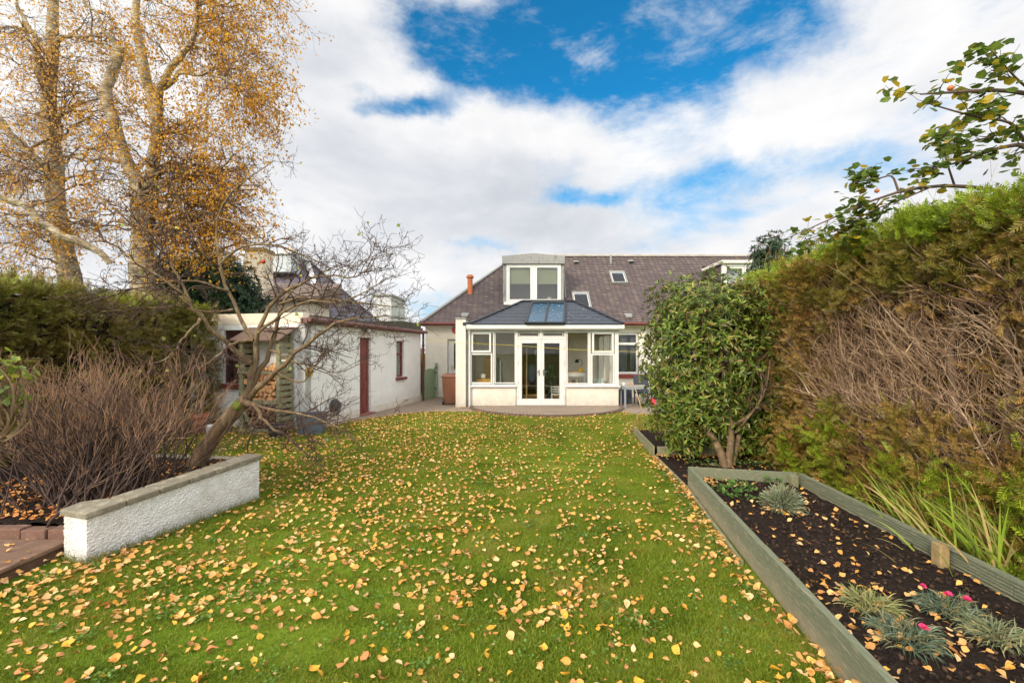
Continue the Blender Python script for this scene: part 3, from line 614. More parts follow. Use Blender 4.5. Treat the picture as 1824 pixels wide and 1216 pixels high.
# roof things
def roofz(y): return EZ+(y-EY)*(RZ-EZ)/(RY-EY)
SL = math.atan2(RZ-EZ, RY-EY)
def roof_frame(x, y):        # local frame on the front slope
    return Matrix.Translation((x, y, roofz(y))) @ Matrix.Rotation(SL, 4, 'X')
def solve(py):               # depth at which the slope shows at this height
    k = (626-py)/F; s = (RZ-EZ)/(RY-EY); return (CAMZ-EZ+s*EY)/(s-k)
for (x0, x1, y0, y1) in ((1087,1115,485,506), (1020,1051,522,550)):
    Yb = solve(y1); Yt = solve(y0); Ym = (Yb+Yt)/2; L = (Yt-Yb)/math.cos(SL); xa = (x0-912)/F*Ym; xb = (x1-912)/F*Ym
    xf = roof_frame((xa+xb)/2, Ym); hw_ = (xb-xa)/2; m = MB(xf)
    for q in ((-hw_,-hw_+.05,-L/2,L/2),(hw_-.05,hw_,-L/2,L/2),(-hw_+.05,hw_-.05,-L/2,-L/2+.06),(-hw_+.05,hw_-.05,L/2-.06,L/2)): m.box(*q, -.02, .09)
    s_ = m.build('skylight', LEAD, hs, bevel=.006)
    m = MB(xf); i_ = .06; h2 = hw_-i_; l2 = L/2-i_-.01
    for q in ((-h2,-h2+.022,-l2,l2),(h2-.022,h2,-l2,l2),(-h2+.022,h2-.022,-l2,-l2+.03),(-h2+.022,h2-.022,l2-.03,l2)): m.box(*q, .0, .06)
    m.build('frame', UPVC, s_)
    m = MB(xf); m.box(-h2+.015,h2-.015,-l2+.02,l2-.02,.02,.03); m.build('pane', glass_mat('sky_glass', (.35,.45,.60), 1.2), s_)
    m = MB(xf); m.box(-h2+.015,h2-.015,-l2+.02,l2-.02,.004,.01); m.build('blind', M('skylight_dark','54688C','48587A'), s_)
for (px, py, w) in ((1026,467,.22),(1123,466,.22),(1119,562,.26),(828,561,.26)):
    Yv = solve(py); xf = roof_frame((px-912)/F*Yv, Yv); m = MB(xf)
    m.add([(-w/2,-.12,.0),(w/2,-.12,.0),(w/2,-.12,.10),(-w/2,-.12,.10),(-w/2,.14,.0),(w/2,.14,0)], [(0,1,2,3),(3,2,5,4),(0,3,4),(1,5,2)])
    m.mi = 1; m.box(-w/2+.02,w/2-.02,-.135,-.122,.02,.08)
    m.build('roof_vent', [LEAD, BLACK] if py < 560 else [LEAD, UPVC], hs)
Yv = solve(468); MB().cyl(((1088-912)/F*Yv, Yv, roofz(Yv)-.05), ((1088-912)/F*Yv, Yv, roofz(Yv)+.32), .05, n=12).build('vent_pipe', LEAD, hs, smooth=False)
cp = MB(); cp.lathe((-1.64,18.0,3.3), [(.10,0),(.10,1.18),(.15,1.20),(.15,1.25),(.11,1.27),(.11,1.31),(.08,1.31),(.08,1.1)], 16)
cp.build('chimney_pot', TERRA, hs, smooth=False)
# centre dormer
YD = 17.4; dx0, dx1 = wp(896, YD), wp(1004, YD); dzb, dzt = wz(548, YD), wz(480, YD); zf0, zf1, zpk = wz(470.5, YD), wz(457, YD), wz(452, YD)
dm_ = MB(); fr = (wp(902,YD), wp(999,YD), wz(539,YD), wz(471,YD))
holed(dm_, dx0, dx1, dzb, zf0, [fr], YD, YD+.2, back=False)
for x in (dx0, dx1-.06):
    dm_.add([(x,YD+.2,dzb),(x+.06,YD+.2,dzb),(x+.06,19.6,roofz(19.6)),(x,19.6,roofz(19.6)),(x,YD+.2,zf0),(x+.06,YD+.2,zf0),(x+.06,19.6,zf0+.1),(x,19.6,zf0+.1)], [(0,1,5,4),(1,2,6,5),(2,3,7,6),(3,0,4,7),(4,5,6,7)])
dor = dm_.build('dormer', LEAD, hs)
ft = MB(); xm = (dx0+dx1)/2; o_ = .03
def gab(y): return [(dx0-o_,y,zf0),(dx1+o_,y,zf0),(dx1+o_,y,zf1),(xm,y,zpk),(dx0-o_,y,zf1)]
ft.add(gab(YD-.12)+gab(20.0), [(0,1,2,3,4),(9,8,7,6,5),(1,0,5,6),(1,6,7,2),(2,7,8,3),(3,8,9,4),(4,9,5,0)])
ft.build('dormer_roof', LEAD, dor)
f_ = MB(); f_.ring(*fr, .07, YD-.03, YD+.06)
xmid = (wp(950.5,YD)); f_.box(xmid-.07, xmid+.07, YD-.027, YD+.057, fr[2]+.07, fr[3]-.07)
f_.box(fr[0]-.1, fr[1]+.02, YD-.07, YD-.031, fr[2]-.09, fr[2]+.03)
wf = f_.build('window', UPVC, dor, bevel=.008)
for a, b in ((fr[0]+.07, xmid-.07), (xmid+.07, fr[1]-.07)):
    MB().ring(a+.001, b-.001, fr[2]+.071, fr[3]-.071, .055, YD-.04, YD+.02).build('casement', UPVC, dor, bevel=.006)
    MB().box(a+.05, b-.05, YD+.0, YD+.008, fr[2]+.1, fr[3]-.1).build('pane', glass_mat('dormer_glass', (.80,.82,.78), 1.0), dor)
    MB().box(a+.02, b-.02, YD+.12, YD+.13, (fr[2]+fr[3])/2-.0, fr[3]-.05).build('blind', M('cream_blind','C8C8A8','B8B898'), dor)
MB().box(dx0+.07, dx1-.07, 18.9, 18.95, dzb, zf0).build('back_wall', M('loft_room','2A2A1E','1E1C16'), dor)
MB().box(wp(975,YD), wp(982,YD), YD+.1, YD+.14, fr[2]+.08, fr[2]+.22).build('white_card', UPVC, dor)
MB().box(dx0, wp(945,YD), YD-.02, YD-.002, dzb-.05, wz(541,YD)-.05).build('apron', M('apron_render','D0C8B4','C0B8A4'), dor)
dp = MB(); dp.cyl((dx1+.10,YD+.3,roofz(YD+.3)+.02),(dx1+.12,YD+.9,zf0-.25),.028,n=8); dp.cyl((dx1+.12,YD+.9,zf0-.25),(dx1+.12,YD+.9,zf0),.028,n=8)
dp.build('downpipe', LEAD, dor)
# right dormer
Y2 = 17.5; e0_, e1_ = wp(1287,Y2), wp(1400,Y2); z0_, z1_ = wz(520,Y2), wz(470,Y2)
m = MB()
holed(m, e0_, e1_, z0_, z1_, [(e0_+.1, e1_-.1, z0_+.1, z1_-.1)], Y2, Y2+.12, back=False)
m.mi = 1
m.add([(e0_,Y2+.12,z0_),(e0_,19.4,roofz(19.4)),(e0_,19.4,z1_),(e0_,Y2+.12,z1_)], [(0,3,2,1)]); m.add([(e1_,Y2+.12,z0_),(e1_,19.4,roofz(19.4)),(e1_,19.4,z1_),(e1_,Y2+.12,z1_)], [(0,1,2,3)])
d2 = m.build('dormer', [UPVC, SLATE], hs)
MB().box(e0_-.1, e1_+.1, Y2-.15, 19.6, z1_+.003, z1_+.12).build('dormer_roof', M('dormer_edge','D8D4CA','C8C4BA'), d2, bevel=.02)
for k in range(3):
    a = e0_+.1+(e1_-e0_-.2)*k/3; b = a+(e1_-e0_-.2)/3
    MB().ring(a+.01, b-.01, z0_+.11, z1_-.11, .06, Y2+.02, Y2+.08).build('window', UPVC, d2)
    MB().box(a+.06, b-.06, Y2+.04, Y2+.05, z0_+.15, z1_-.15).build('pane', GLASS, d2)
MB().box(e0_+.1, e1_-.1, Y2+.3, Y2+.31, z0_, z1_-.05).build('net_curtain', M('net_curtain','B4BCC0','A0A8AC'), d2)
# alarm bell
m = MB(); m.cyl((wp(811),YW-.001,wz(588)),(wp(811),YW-.07,wz(588)),.13,.11,n=20); al = m.build('alarm_bell', M('alarm_red','B83A34','A83028',rough=.4), base=(wp(811),YW,wz(588)))
tag(al, 'small round red alarm bell high on the house wall behind the white wing wall', 'alarm bell')

# ------------------------------------------------------------------ conservatory
YC = 14.1; cx = lambda px: (px-912)/F*YC; cz = lambda py: CAMZ-(py-626)/F*YC
co = thing('conservatory', (1,14.1,0), 'white glazed conservatory with dark tiled hipped roof and french doors', 'conservatory')
X0, X1 = cx(835), cx(1102); ZS = cz(687); ZT = cz(590); dxa, dxb = cx(920), cx(1007.5)
m = MB(); m.box(X0, dxa-.02, YC+.02, YC+.26, G-.03, ZS-.03); m.build('dwarf_wall', WHITE, co)
m = MB(); m.box(dxb+.02, X1, YC+.02, YC+.26, G-.03, ZS-.03); m.box(X1-.24, X1, YC+.26, YW-.002, G-.03, ZS-.03); m.build('dwarf_wall', WHITE, co)
m = MB(); m.box(cx(813), cx(830.5), 13.9, YW-.002, G-.03, wz(568,13.9)); m.mi = 1; m.box(cx(812), cx(831.5), 13.87, YW-.004, wz(568,13.9)+.001, wz(566,13.9)+.01)
m.build('wing_wall', [WHITE, LEAD], co)
m = MB(); m.box(cx(830.5)+.001, X0, YC+.1, YW-.003, G-.02, ZT+.02); m.build('inner_side_wall', WHITE, co)
holes = [(cx(838.5), cx(878), ZS+.045, ZT-.06), (cx(880), cx(918.5), ZS+.045, ZT-.0), (dxa, dxb, G, ZT-.0), (cx(1009), cx(1049), ZS+.045, ZT-.0), (cx(1052), cx(1095), ZS+.045, ZT-.06)]
m = MB(); holed(m, X0, X1, ZS, ZT+.02, holes, YC, YC+.09)
m.box(X1-.09, X1, YC+.09, YW-.005, ZT-.08, ZT+.02); m.box(X1-.09, X1, YC+.09, YW-.005, ZS, ZS+.05)
for y in (15.0, 16.0, 16.9): m.box(X1-.088, X1-.002, y, y+.07, ZS+.05, ZT-.08)
m.build('frame', UPVC, co, bevel=.004)
MB().box(X1-.05, X1-.042, YC+.09, YW-.01, ZS+.05, ZT-.08).build('side_pane', GLASS, co)
m = MB(); m.box(X0-.02, dxa-.005, YC-.07, YC-.001, ZS-.035, ZS+.012); m.build('window_sill', UPVC, co, bevel=.008); m = MB(); m.box(dxb+.005, X1+.05, YC-.07, YC-.001, ZS-.035, ZS+.012); m.build('window_sill', UPVC, co, bevel=.008)
def cwin(g, fwx, name='window', proud=.0, bottom=None):
    x0, x1, z1, z0 = cx(g[0]), cx(g[1]), cz(g[2]), cz(g[3])
    w = MB(); w.ring(x0-fwx, x1+fwx, z0-fwx, z1+fwx, fwx, YC-proud, YC+.06); o = w.build(name, UPVC, co, bevel=.006)
    MB().box(x0-.015, x1+.015, YC+.03, YC+.038, z0-.015, z1+.015).build('pane', GLASS, o); return o
cwin((842.8,871.4,594.9,624), .062, proud=.03); cwin((840.3,874.2,631.8,680.6), .05, proud=.008)
cwin((882.6,916.7,592.2,681), .03, proud=.006)
cwin((1011.2,1047,592.2,682), .03, proud=.006); cwin((1058,1089.5,594.7,625), .062, proud=.03); cwin((1055.4,1091.7,632.5,682.6), .05, proud=.008)
cwin((925.2,959,592.8,598), .024, 'toplight', .006); cwin((967.8,1002,592.8,598), .024, 'toplight', .006)
m = MB(); m.box(dxa, cx(922.5), YC-.01, YC+.08, -.02, ZT-.002); m.box(cx(1004.8), dxb, YC-.01, YC+.08, -.02, ZT-.002); m.box(cx(922.5), cx(1004.8), YC-.008, YC+.078, cz(604), cz(599.6)); m.box(cx(922.5), cx(1004.8), YC-.03, YC+.08, -.02, .02); m.box(cx(960.9), cx(966.1), YC-.008, YC+.078, cz(599.6), ZT-.002)
m.build('door_frame', UPVC, co, bevel=.004)
for (a, b, g0, g1, hx) in ((922.7,963.6,929.5,956.7,960.2), (964.0,1004.6,969.2,996.6,967.8)):
    x0, x1 = cx(a), cx(b); q0, q1, zb, zt_ = cx(g0), cx(g1), cz(710), cz(611)
    m = MB(); holed(m, x0, x1, .025, cz(604.4), [(q0, q1, zb, zt_)], YC-.02, YC+.045)
    m.ring(q0-.02, q1+.02, zb-.02, zt_+.02, .0195, YC-.03, YC-.0205)
    dr = m.build('door', UPVC, co, bevel=.003)
    MB().box(q0-.005, q1+.005, YC+.01, YC+.018, zb-.005, zt_+.005).build('pane', GLASS, dr)
    h = MB(); X = cx(hx); h.box(X-.015, X+.015, YC-.035, YC-.021, cz(669), cz(658)); sgn = -1 if hx < 964 else 1
    h.cyl((X,YC-.035,cz(661.5)),(X,YC-.075,cz(661.5)),.012,n=8); h.cyl((X,YC-.07,cz(661.5)),(X+sgn*.11,YC-.07,cz(661.5)),.010,n=8); h.build('handle', STEEL, dr)
    ex = x0 if sgn < 0 else x1
    for py in (618,645,680,706): MB().cyl((ex,YC-.035,cz(py)-.04),(ex,YC-.035,cz(py)+.04),.016,n=8).build('hinge', UPVC, dr)
# eaves box, gutter, roof
m = MB(); m.box(cx(836), X1+.06, YC-.12, YC+.2, ZT+.021, cz(580)); m.box(X1-.2, X1+.06, YC+.2, YW-.02, ZT+.021, cz(580)); m.build('fascia', UPVC, co, bevel=.006)
m = MB(); m.cyl((cx(832),YC-.19,cz(584)),(X1+.12,YC-.19,cz(584)),.06,n=10); m.box(cx(832),X1+.12,YC-.25,YC-.125,cz(582),cz(579)); m.build('gutter', UPVC, co)
m = MB(); m.cyl((cx(836.5),YC-.15,cz(586)),(cx(836.5),YC-.06,cz(596)),.033,n=10); m.cyl((cx(836.5),YC-.06,cz(596)),(cx(836.5),YC-.06,G),.033,n=10); m.build('downpipe', UPVC, co)
RE0, RE1, RZe, RYe = cx(843)-.02, cx(1105)-.0, cz(578)-.0, YC-.22
T0, T1, TZ, TY = (932-912)/F*15.9, (1022-912)/F*15.9, 1.62+88.5/F*15.9, 15.9
def onroof(px, py, off):     # point of the front slope seen at px,py
    k = (626-py)/F; s = (TZ-RZe)/(TY-RYe); Y = (CAMZ-RZe+s*RYe)/(s-k); return Vector(((px-912)/F*Y, Y, CAMZ+k*Y))+nrm*off
SLc = math.atan2(TZ-RZe, TY-RYe); nrm = Vector((0,-math.sin(SLc),math.cos(SLc)))
q = [onroof(936.5,578.5,.06), onroof(1004.5,578.5,.06), onroof(1006,542,.06), onroof(947.5,542,.06)]
midb, midt = onroof(971,578.5,.06), onroof(977,542,.06)
m = MB(); nC = 7
L = lambda a, b, f: a+(b-a)*f
for k in range(nC):      # lapped courses on all three slopes, open under the roof glazing
    f0, f1 = k/nC, min((k+1)/nC+.01, 1); up = .028
    for sd_ in (0, 1):
        def row(f, dz):
            y = L(RYe,TY,f); z = L(RZe,TZ,f)+dz; g = (y-q[0].y)/(q[3].y-q[0].y)
            return [(L(RE0,T0,f),y,z),(L(q[0].x,q[3].x,g),y,z)] if sd_ == 0 else [(L(q[1].x,q[2].x,g),y,z),(L(RE1,T1,f),y,z)]
        a, b = row(f0, up); c, d = row(f1, 0); a2, b2 = row(f0, -.005)
        m.add([a, b, d, c, a2, b2], [(0,1,2,3),(4,5,1,0)])
    yb = YW+.3
    for e, t_, s in ((RE0,T0,0),(RE1,T1,1)):
        p = [(L(e,t_,f0), L(RYe,TY,f0), L(RZe,TZ,f0)+up), (L(e,t_,f0), yb, L(RZe,TZ,f0)+up), (L(e,t_,f1), yb, L(RZe,TZ,f1)), (L(e,t_,f1), L(RYe,TY,f1), L(RZe,TZ,f1))]
        m.add(p, [(0,3,2,1) if s else (0,1,2,3)])
m.add([(T0,TY,TZ+.01),(T1,TY,TZ+.01),(T1,17.5,TZ+.01),(T0,17.5,TZ+.01)], [(0,1,2,3)])
cr = m.build('roof', CTILE, co)
m = MB()
m.beam((RE0-.05,RYe-.02,RZe+.03),(T0,TY,TZ+.04),.10,.05); m.beam((RE1+.03,RYe-.02,RZe+.03),(T1,TY,TZ+.04),.10,.05); m.beam((T0,TY,TZ+.04),(T1,TY,TZ+.04),.10,.05)
m.box(RE0-.28,RE0+.02,RYe-.0,RYe+.14,RZe-.04,RZe+.06); m.box(RE0-.02,RE1+.02,RYe-.03,RYe-.004,RZe-.035,RZe+.02)
m.build('ridge_trim', BLACK, cr, bevel=.008)
m = MB(); m.box(RE0+.05, q[0].x-.1, YC+.1, YW-.03, RZe-.05, RZe-.02); m.box(q[1].x+.1, RE1-.05, YC+.1, YW-.03, RZe-.05, RZe-.02); m.box(q[0].x-.1, q[1].x+.1, 16.2, YW-.03, RZe-.05, RZe-.02); m.build('ceiling', M('ceiling_paint','D8D4CA','CCC8BE'), co)
# roof glazing: two panels
sk = MB()
for a, b, w in ((q[0],q[3],.07),(q[1],q[2],.07),(midb,midt,.06),(q[0],q[1],.07),(q[3],q[2],.12)): sk.beam(a, b, w, .07, up=nrm)
sko = sk.build('skylight', BLACK, cr, bevel=.008)
for (a, b, c, d) in ((q[0],midb,midt,q[3]),(midb,q[1],q[2],midt)):
    sp_ = [p-nrm*.005 for p in (a,b,c,d)]; m = MB(); m.add(sp_+[p-nrm*.02 for p in sp_], [(0,1,2,3),(7,6,5,4),(0,4,5,1),(1,5,6,2),(2,6,7,3),(3,7,4,0)]); m.build('pane', ROOFGL, sko)
sp = MB()
for k in range(46):
    u, v_ = rng.uniform(.05,.95), rng.uniform(.08,.92); p = (q[0].lerp(q[1],u)).lerp(q[3].lerp(q[2],u), v_)+nrm*.004
    sp.cyl(p, p+nrm*.003, rng.uniform(.008,.026), n=7)
for k in range(26):
    px, py = rng.uniform(1012,1085), rng.uniform(548,576); 
    if px-1012 > (py-537)*2: continue
    p = onroof(px, py, .028); sp.cyl(p, p+nrm*.004, rng.uniform(.01,.022), n=6)
tag(sp.build('lichen_spots', M('lichen','98A09A','848C8A'), cr), kind='stuff')
# room floor
MB().box(X0, X1-.24, YC+.26, YW-.001, G, -.03).build('floor', M('conservatory_floor','8A7458','7A6448'), co)

# things inside the conservatory
ZF = -.03
def pt(px, py, Y): return Vector(at(px, py, Y))
t = thing('desk', (2.05,15.6,ZF), 'small white desk against the back of the conservatory behind the tall right pane', 'desk')
a, b = wp(1009,15.6), wp(1042,15.6); zt_ = wz(661,15.6)
MB().box(a,b,15.4,15.9,zt_-.03,zt_).build('desk_top', M('desk_wood','C0A880','B09870'), t, bevel=.005); MB().box(a+.02,b-.02,15.42,15.88,zt_-.17,zt_-.031).build('drawer', UPVC, t, bevel=.005)
for x in (a+.03,b-.03):
    for y in (15.44,15.86): MB().box(x-.02,x+.02,y-.02,y+.02,ZF,zt_-.171).build('leg', UPVC, t)
t = thing('desk_lamp', (wp(1034,15.6),15.6,zt_), 'black bent arm reading lamp with yellow base standing on the white desk', 'lamp')
MB().lathe((wp(1034,15.6),15.6,zt_), [(.08,0),(.08,.04),(.045,.14),(.04,.14)], 14).build('base', M('yellow_base','D8B020','C8A018'), t)
P = resample([pt(1035,652,15.6),pt(1038,645,15.6),pt(1034,639,15.58),pt(1030,640,15.55)],10); V,Fq = tubes(P[None],np.full((1,10),.010),6); npmesh('arm', V, Fq, BLACK, t)
MB().lathe(tuple(pt(1028,643,15.5)), [(.08,-.05),(.075,.0),(.03,.06),(.02,.06)], 14).build('lamp_shade', BLACK, t)
for k in range(9):
    x = wp(1010,15.5)+k*.045; hh_ = rng.uniform(.22,.32)
    m = MB(); m.mi = 1; m.box(x+.004,x+.03,15.45,15.6,.401,.40+hh_-.01); m.mi = 0; m.box(x,x+.004,15.44,15.605,.40,.40+hh_); m.box(x+.030,x+.035,15.44,15.605,.40,.40+hh_); m.box(x+.004,x+.030,15.44,15.445,.40,.40+hh_)
    c_ = ['4A6A60','A08A58','C8C0A8','6A7A80','8A4A38'][k % 5]
    o = m.build('book', [M('cover_'+str(k), c_, c_), UPVC], base=(x,15.5,.40)); tag(o, ['dark green','tan','cream','blue grey','rust red'][k%5]+' book upright in the row on the shelf under the desk', 'book', 'books below the desk')
t = thing('book_shelf', (2.0,15.5,ZF), 'low pale shelf unit carrying the row of books under the white desk', 'shelf')
MB().box(a+.06,b-.06,15.42,15.75,.36,.398).build('shelf', M('shelf_wood','B09468','A08458'), t); MB().box(a+.06,a+.09,15.42,15.75,ZF,.359).build('side_panel', M('shelf_wood2','B09468','A08458'), t); MB().box(b-.09,b-.06,15.42,15.75,ZF,.359).build('side_panel', M('shelf_wood3','B09468','A08458'), t)
# sofa end with teal cushions
t = thing('bench_seat', (2.75,14.9,ZF), 'low pale bench inside the right corner of the conservatory', 'bench')
MB().box(wp(1052,14.7),wp(1094,14.7),14.5,15.4,ZF,.48).build('base', M('bench_beige','B8A88C','A8987C'), t, bevel=.01)
MB().box(wp(1075,14.7),wp(1094,14.7),14.52,15.38,.482,.60).build('seat_box', M('bench_tan','B09070','A08060'), t, bevel=.02)
for (px, sz, nm, cc_) in ((1064,.17,'teal crumpled blanket heaped on the bench in the conservatory','6E9A96'),(1071,.14,'pale grey cushion leaning on the teal blanket in the conservatory','A8AEA4')):
    P = pt(px, 672, 14.65); tv = []; 
    m = MB(); m.lathe((P.x,P.y,.482), [(sz*.9,0),(sz*1.05,.07),(sz*.9,.17),(sz*.55,.25),(sz*.2,.28)], 14)
    o = m.build('blanket' if px == 1064 else 'cushion', M('fabric'+str(px), cc_, 'C0CCC4', scale=9), base=(P.x,P.y,.482), smooth=True)
    o.modifiers.new('s','SUBSURF').levels = 2; o.modifiers['s'].render_levels = 2; d_ = o.modifiers.new('d','DISPLACE'); tx2 = bpy.data.textures.new('t'+str(px),'CLOUDS'); tx2.noise_scale=.12; d_.texture=tx2; d_.strength=.12
    tag(o, nm, 'blanket' if px == 1064 else 'cushion')
t = thing('wicker_crate', (-1.0,14.6,ZF), 'honey coloured wicker crate behind the lower left pane', 'crate')
cA, cB = wp(851,14.6), wp(873,14.6); ztc = wz(674,14.6)
m = MB()
for k in range(7):
    z = ZF+(ztc-ZF)*(k/7); m.ring(cA,cB,0,1,.02,14.5,14.52) if False else m.box(cA,cB,14.5,14.52,z+.01,z+(ztc-ZF)/7-.01)
m.box(cA,cB,14.8,14.82,ZF,ztc); m.box(cA,cA+.02,14.52,14.8,ZF,ztc); m.box(cB-.02,cB,14.52,14.8,ZF,ztc)
for k in range(5): x = cA+(cB-cA)*k/4; m.box(x-.015,x+.015,14.488,14.499,ZF,ztc)
m.box(cA,cB,14.52,14.8,ztc-.03,ztc-.01); m.build('basket', M('wicker','C89A50','B88A44',scale=20,bump=.5), t)
P = pt(860.5,673,14.62); o = MB().lathe((P.x,P.y,ztc), [(.06,0),(.085,.02),(.085,.13),(.06,.15),(.03,.15)], 16).build('kettle', UPVC, base=(P.x,P.y,ztc)); tag(o, 'rounded white pot sitting on the wicker crate', 'pot')
t = thing('tall_cabinet', (-.85,15.4,ZF), 'tall brown wooden cabinet standing in the left of the conservatory', 'cabinet')
MB().box(wp(863,15.4),wp(876,15.4),15.3,15.7,ZF,wz(636,15.4)).build('body', M('cabinet_wood','A88258','987048'), t, bevel=.008)
MB().box(wp(863,15.4)+.02,wp(876,15.4)-.02,15.285,15.299,ZF+.05,wz(638,15.4)).build('door', M('cabinet_door','B08C60','A07C50'), t, bevel=.004)
t = thing('ironing_board', (-.55,15.6,ZF), 'folded blue and white striped board leaning behind the tall left pane', 'board')
for k, c in enumerate(('3A4A50','7A9AA0','D8D4C8','4A5A60')): MB().box(wp(886+k*2.3,15.6),wp(888+k*2.3,15.6),15.55,15.58,ZF+.02,wz(636-k*(-3),15.6)).build('strip', M('strip'+str(k),c,c), t)
# little white chair behind the right-hand door
t = thing('childs_chair', (wp(986,14.5),14.5,ZF), 'small white wooden child\'s chair behind the right french door', 'chair')
x0, x1 = wp(982.5,14.5), wp(996,14.5)
for x, y, h in ((x0,14.4,.30),(x1,14.4,.30),(x0,14.62,.56),(x1,14.62,.56)): MB().box(x-.014,x+.014,y-.014,y+.014,ZF,ZF+h).build('leg', UPVC, t)
MB().box(x0-.02,x1+.02,14.38,14.64,ZF+.301,ZF+.325).build('seat', UPVC, t, bevel=.004)
for k in range(3): MB().box(x0+.015,x1-.015,14.61,14.625,ZF+.36+k*.075,ZF+.395+k*.075).build('back_slat', UPVC, t)
t = thing('floor_box', (wp(942,14.6),14.6,ZF), 'flat pale green storage box on the floor behind the left french door', 'box')
MB().box(wp(930,14.6),wp(953,14.6),14.5,14.8,ZF,.08).build('body', M('pale_green','A8B8A0','98A890'), t, bevel=.01); MB().box(wp(930,14.6)-.01,wp(953,14.6)+.01,14.49,14.81,.081,.10).build('lid', M('pale_green2','B8C8B0','A8B8A0'), t, bevel=.006)
# coat pile / plant seen through the doors
def leafball(name, c, rad, nL, size, mat, label, cat, tmpl=(LONG_V, LONG_F), stem=None, parent=None, squash=None, flat=None, group=None):
    D = norm(rng.normal(size=(nL, 3))); rr = rng.uniform(.55, 1, nL)[:, None]**.6
    pos = np.array(c)+D*rr*np.array(rad); X_, Y_, Z_ = frames(D+rng.normal(size=D.shape)*.6+np.array([0,0,.2]), flat)
    V, Fq = scatter(tmpl[0], tmpl[1], pos, rng.uniform(.6, 1.2, nL)*size, X_, Y_, Z_)
    return V, Fq
t = thing('potted_plant', (wp(979,15.4),15.4,ZF), 'dark leafy house plant in a black pot behind the right french door', 'plant')
V, Fq = leafball('', (wp(979,15.4),15.4,.72), (.16,.16,.42), 260, .13, None, None, None); npmesh('foliage', V, Fq, HOLLY, t)
MB().lathe((wp(979,15.4),15.4,ZF), [(.10,0),(.13,.24),(.11,.24)], 14).build('pot', BLACK, t)
t = thing('coat_stand', (wp(937,15.8),15.8,ZF), 'pale wooden pole stand behind the left french door', 'stand')
MB().cyl((wp(938,15.8),15.8,ZF),(wp(938,15.8),15.8,1.75),.025,n=8).build('pole', M('pole_wood','C8B080','B8A070'), t); MB().lathe((wp(938,15.8),15.8,ZF), [(.16,0),(.14,.03),(.03,.05)], 14).build('base', M('pole_base','A89060','988050'), t)
m = MB(); m.lathe((wp(947,15.9),15.9,.5), [(.05,0),(.15,.1),(.17,.4),(.12,.62),(.05,.7)], 12); o = m.build('hanging_coat', M('navy_cloth','2C3444','384050'), base=(wp(947,15.9),15.9,.5), smooth=True); tag(o, 'dark navy coat hanging beside the pole stand in the conservatory', 'coat')
# picture on the back wall
m = MB(); m.ring(wp(951),wp(957),wz(634),wz(622),.02,YW-.03,YW-.003); m.mi=1; m.box(wp(951)+.02,wp(957)-.02,YW-.015,YW-.004,wz(634)+.02,wz(622)-.02); o = m.build('picture_frame', [BLACK, UPVC], base=(wp(954),YW,1.6)); tag(o, 'small framed picture on the back wall seen through the left french door', 'picture')
MB().box(DIN[0]-.08,DIN[1]+.08,YW-.02,YW-.003,0,.0001+2.18).build('inner_door_casing', M('casing','A88858','98784A'), co) if False else None
m = MB(); m.ring(DIN[0]-.08,DIN[1]+.08,ZF,DIN[3]+.08,.08,YW-.03,YW-.002); m.build('inner_door_casing', M('casing_wood','B09058','A08048'), co)

# ------------------------------------------------------------------ shed (rotated outbuilding)
S0 = Vector((-4.45,9.9)); ang = math.atan2(5.85, 1.32)       # u along the long side
SX = Matrix.Translation((S0.x, S0.y, 0)) @ Matrix.Rotation(ang-math.pi/2, 4, 'Z')   # local y along the long side, local x to the right
SL_ = 6.0; SWD = 3.4; SH = 2.22
sh = thing('outbuilding', (-4.45,9.9,G), 'white roughcast flat roofed outbuilding with maroon door at the left of the path', 'outbuilding')
RX = SX @ Matrix.Rotation(math.pi/2, 4, 'Z')                 # xz-plane builder for the long side: local x along u, local -y outward
side_holes = [(2.17,2.73,G,1.99),(4.22,4.76,.83,1.94)]
m = MB(RX); holed(m, 0, SL_, G-.05, SH, side_holes, 0, .2)
m.xf = SX; holed(m, -SWD, 0, G-.05, SH, [(-2.10,-1.2,.9,2.1)], 0, .2)
m.box(-SWD,-SWD+.2,.2,SL_,G,SH); m.box(-SWD+.2,-.2,SL_-.2,SL_-.002,G,SH)
m.build('wall', HARL, sh)
m = MB(RX); m.box(-.02,2.13,-.02,-.001,G-.04,.13); m.box(2.77,SL_+.02,-.02,-.001,G-.04,.13); m.build('plinth', WHITE, sh)
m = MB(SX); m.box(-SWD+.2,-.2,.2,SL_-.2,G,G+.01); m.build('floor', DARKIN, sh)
m = MB(SX); m.box(-.04,.12,-.10,SL_+.08,SH+.001,SH+.12); m.build('fascia', BROWNP, sh, bevel=.006)
m = MB(SX); m.box(-SWD,-.041,-.003,.2,SH+.001,SH+.24); m.build('parapet', CREAM, sh, bevel=.01)
m = MB(SX); m.box(-SWD-.02,.06,.202,SL_+.06,SH+.121,SH+.20); m.box(-SWD-.02,.0,4.6,SL_+.04,SH+.201,SH+.36)
m.build('roof', M('mossy_felt','5A564A','46443A',rough=1,scale=6,c3='6E6A58',bump=.6), sh, bevel=.01)
m = MB(SX); m.cyl((.18,-.1,SH+.09),(.18,SL_+.1,SH+.06),.05,n=10); m.build('gutter', BROWNP, sh)
m = MB(SX); m.cyl((.10,SL_+.0,SH+.05),(.10,SL_+.0,G),.04,n=10)
for z in (.35,1.1,1.8): m.cyl((.10,SL_,z),(.10,SL_,z+.06),.052,n=10)
m.build('downpipe', M('dark_brown_pipe','5A3630','4C2E28',rough=.4), sh)
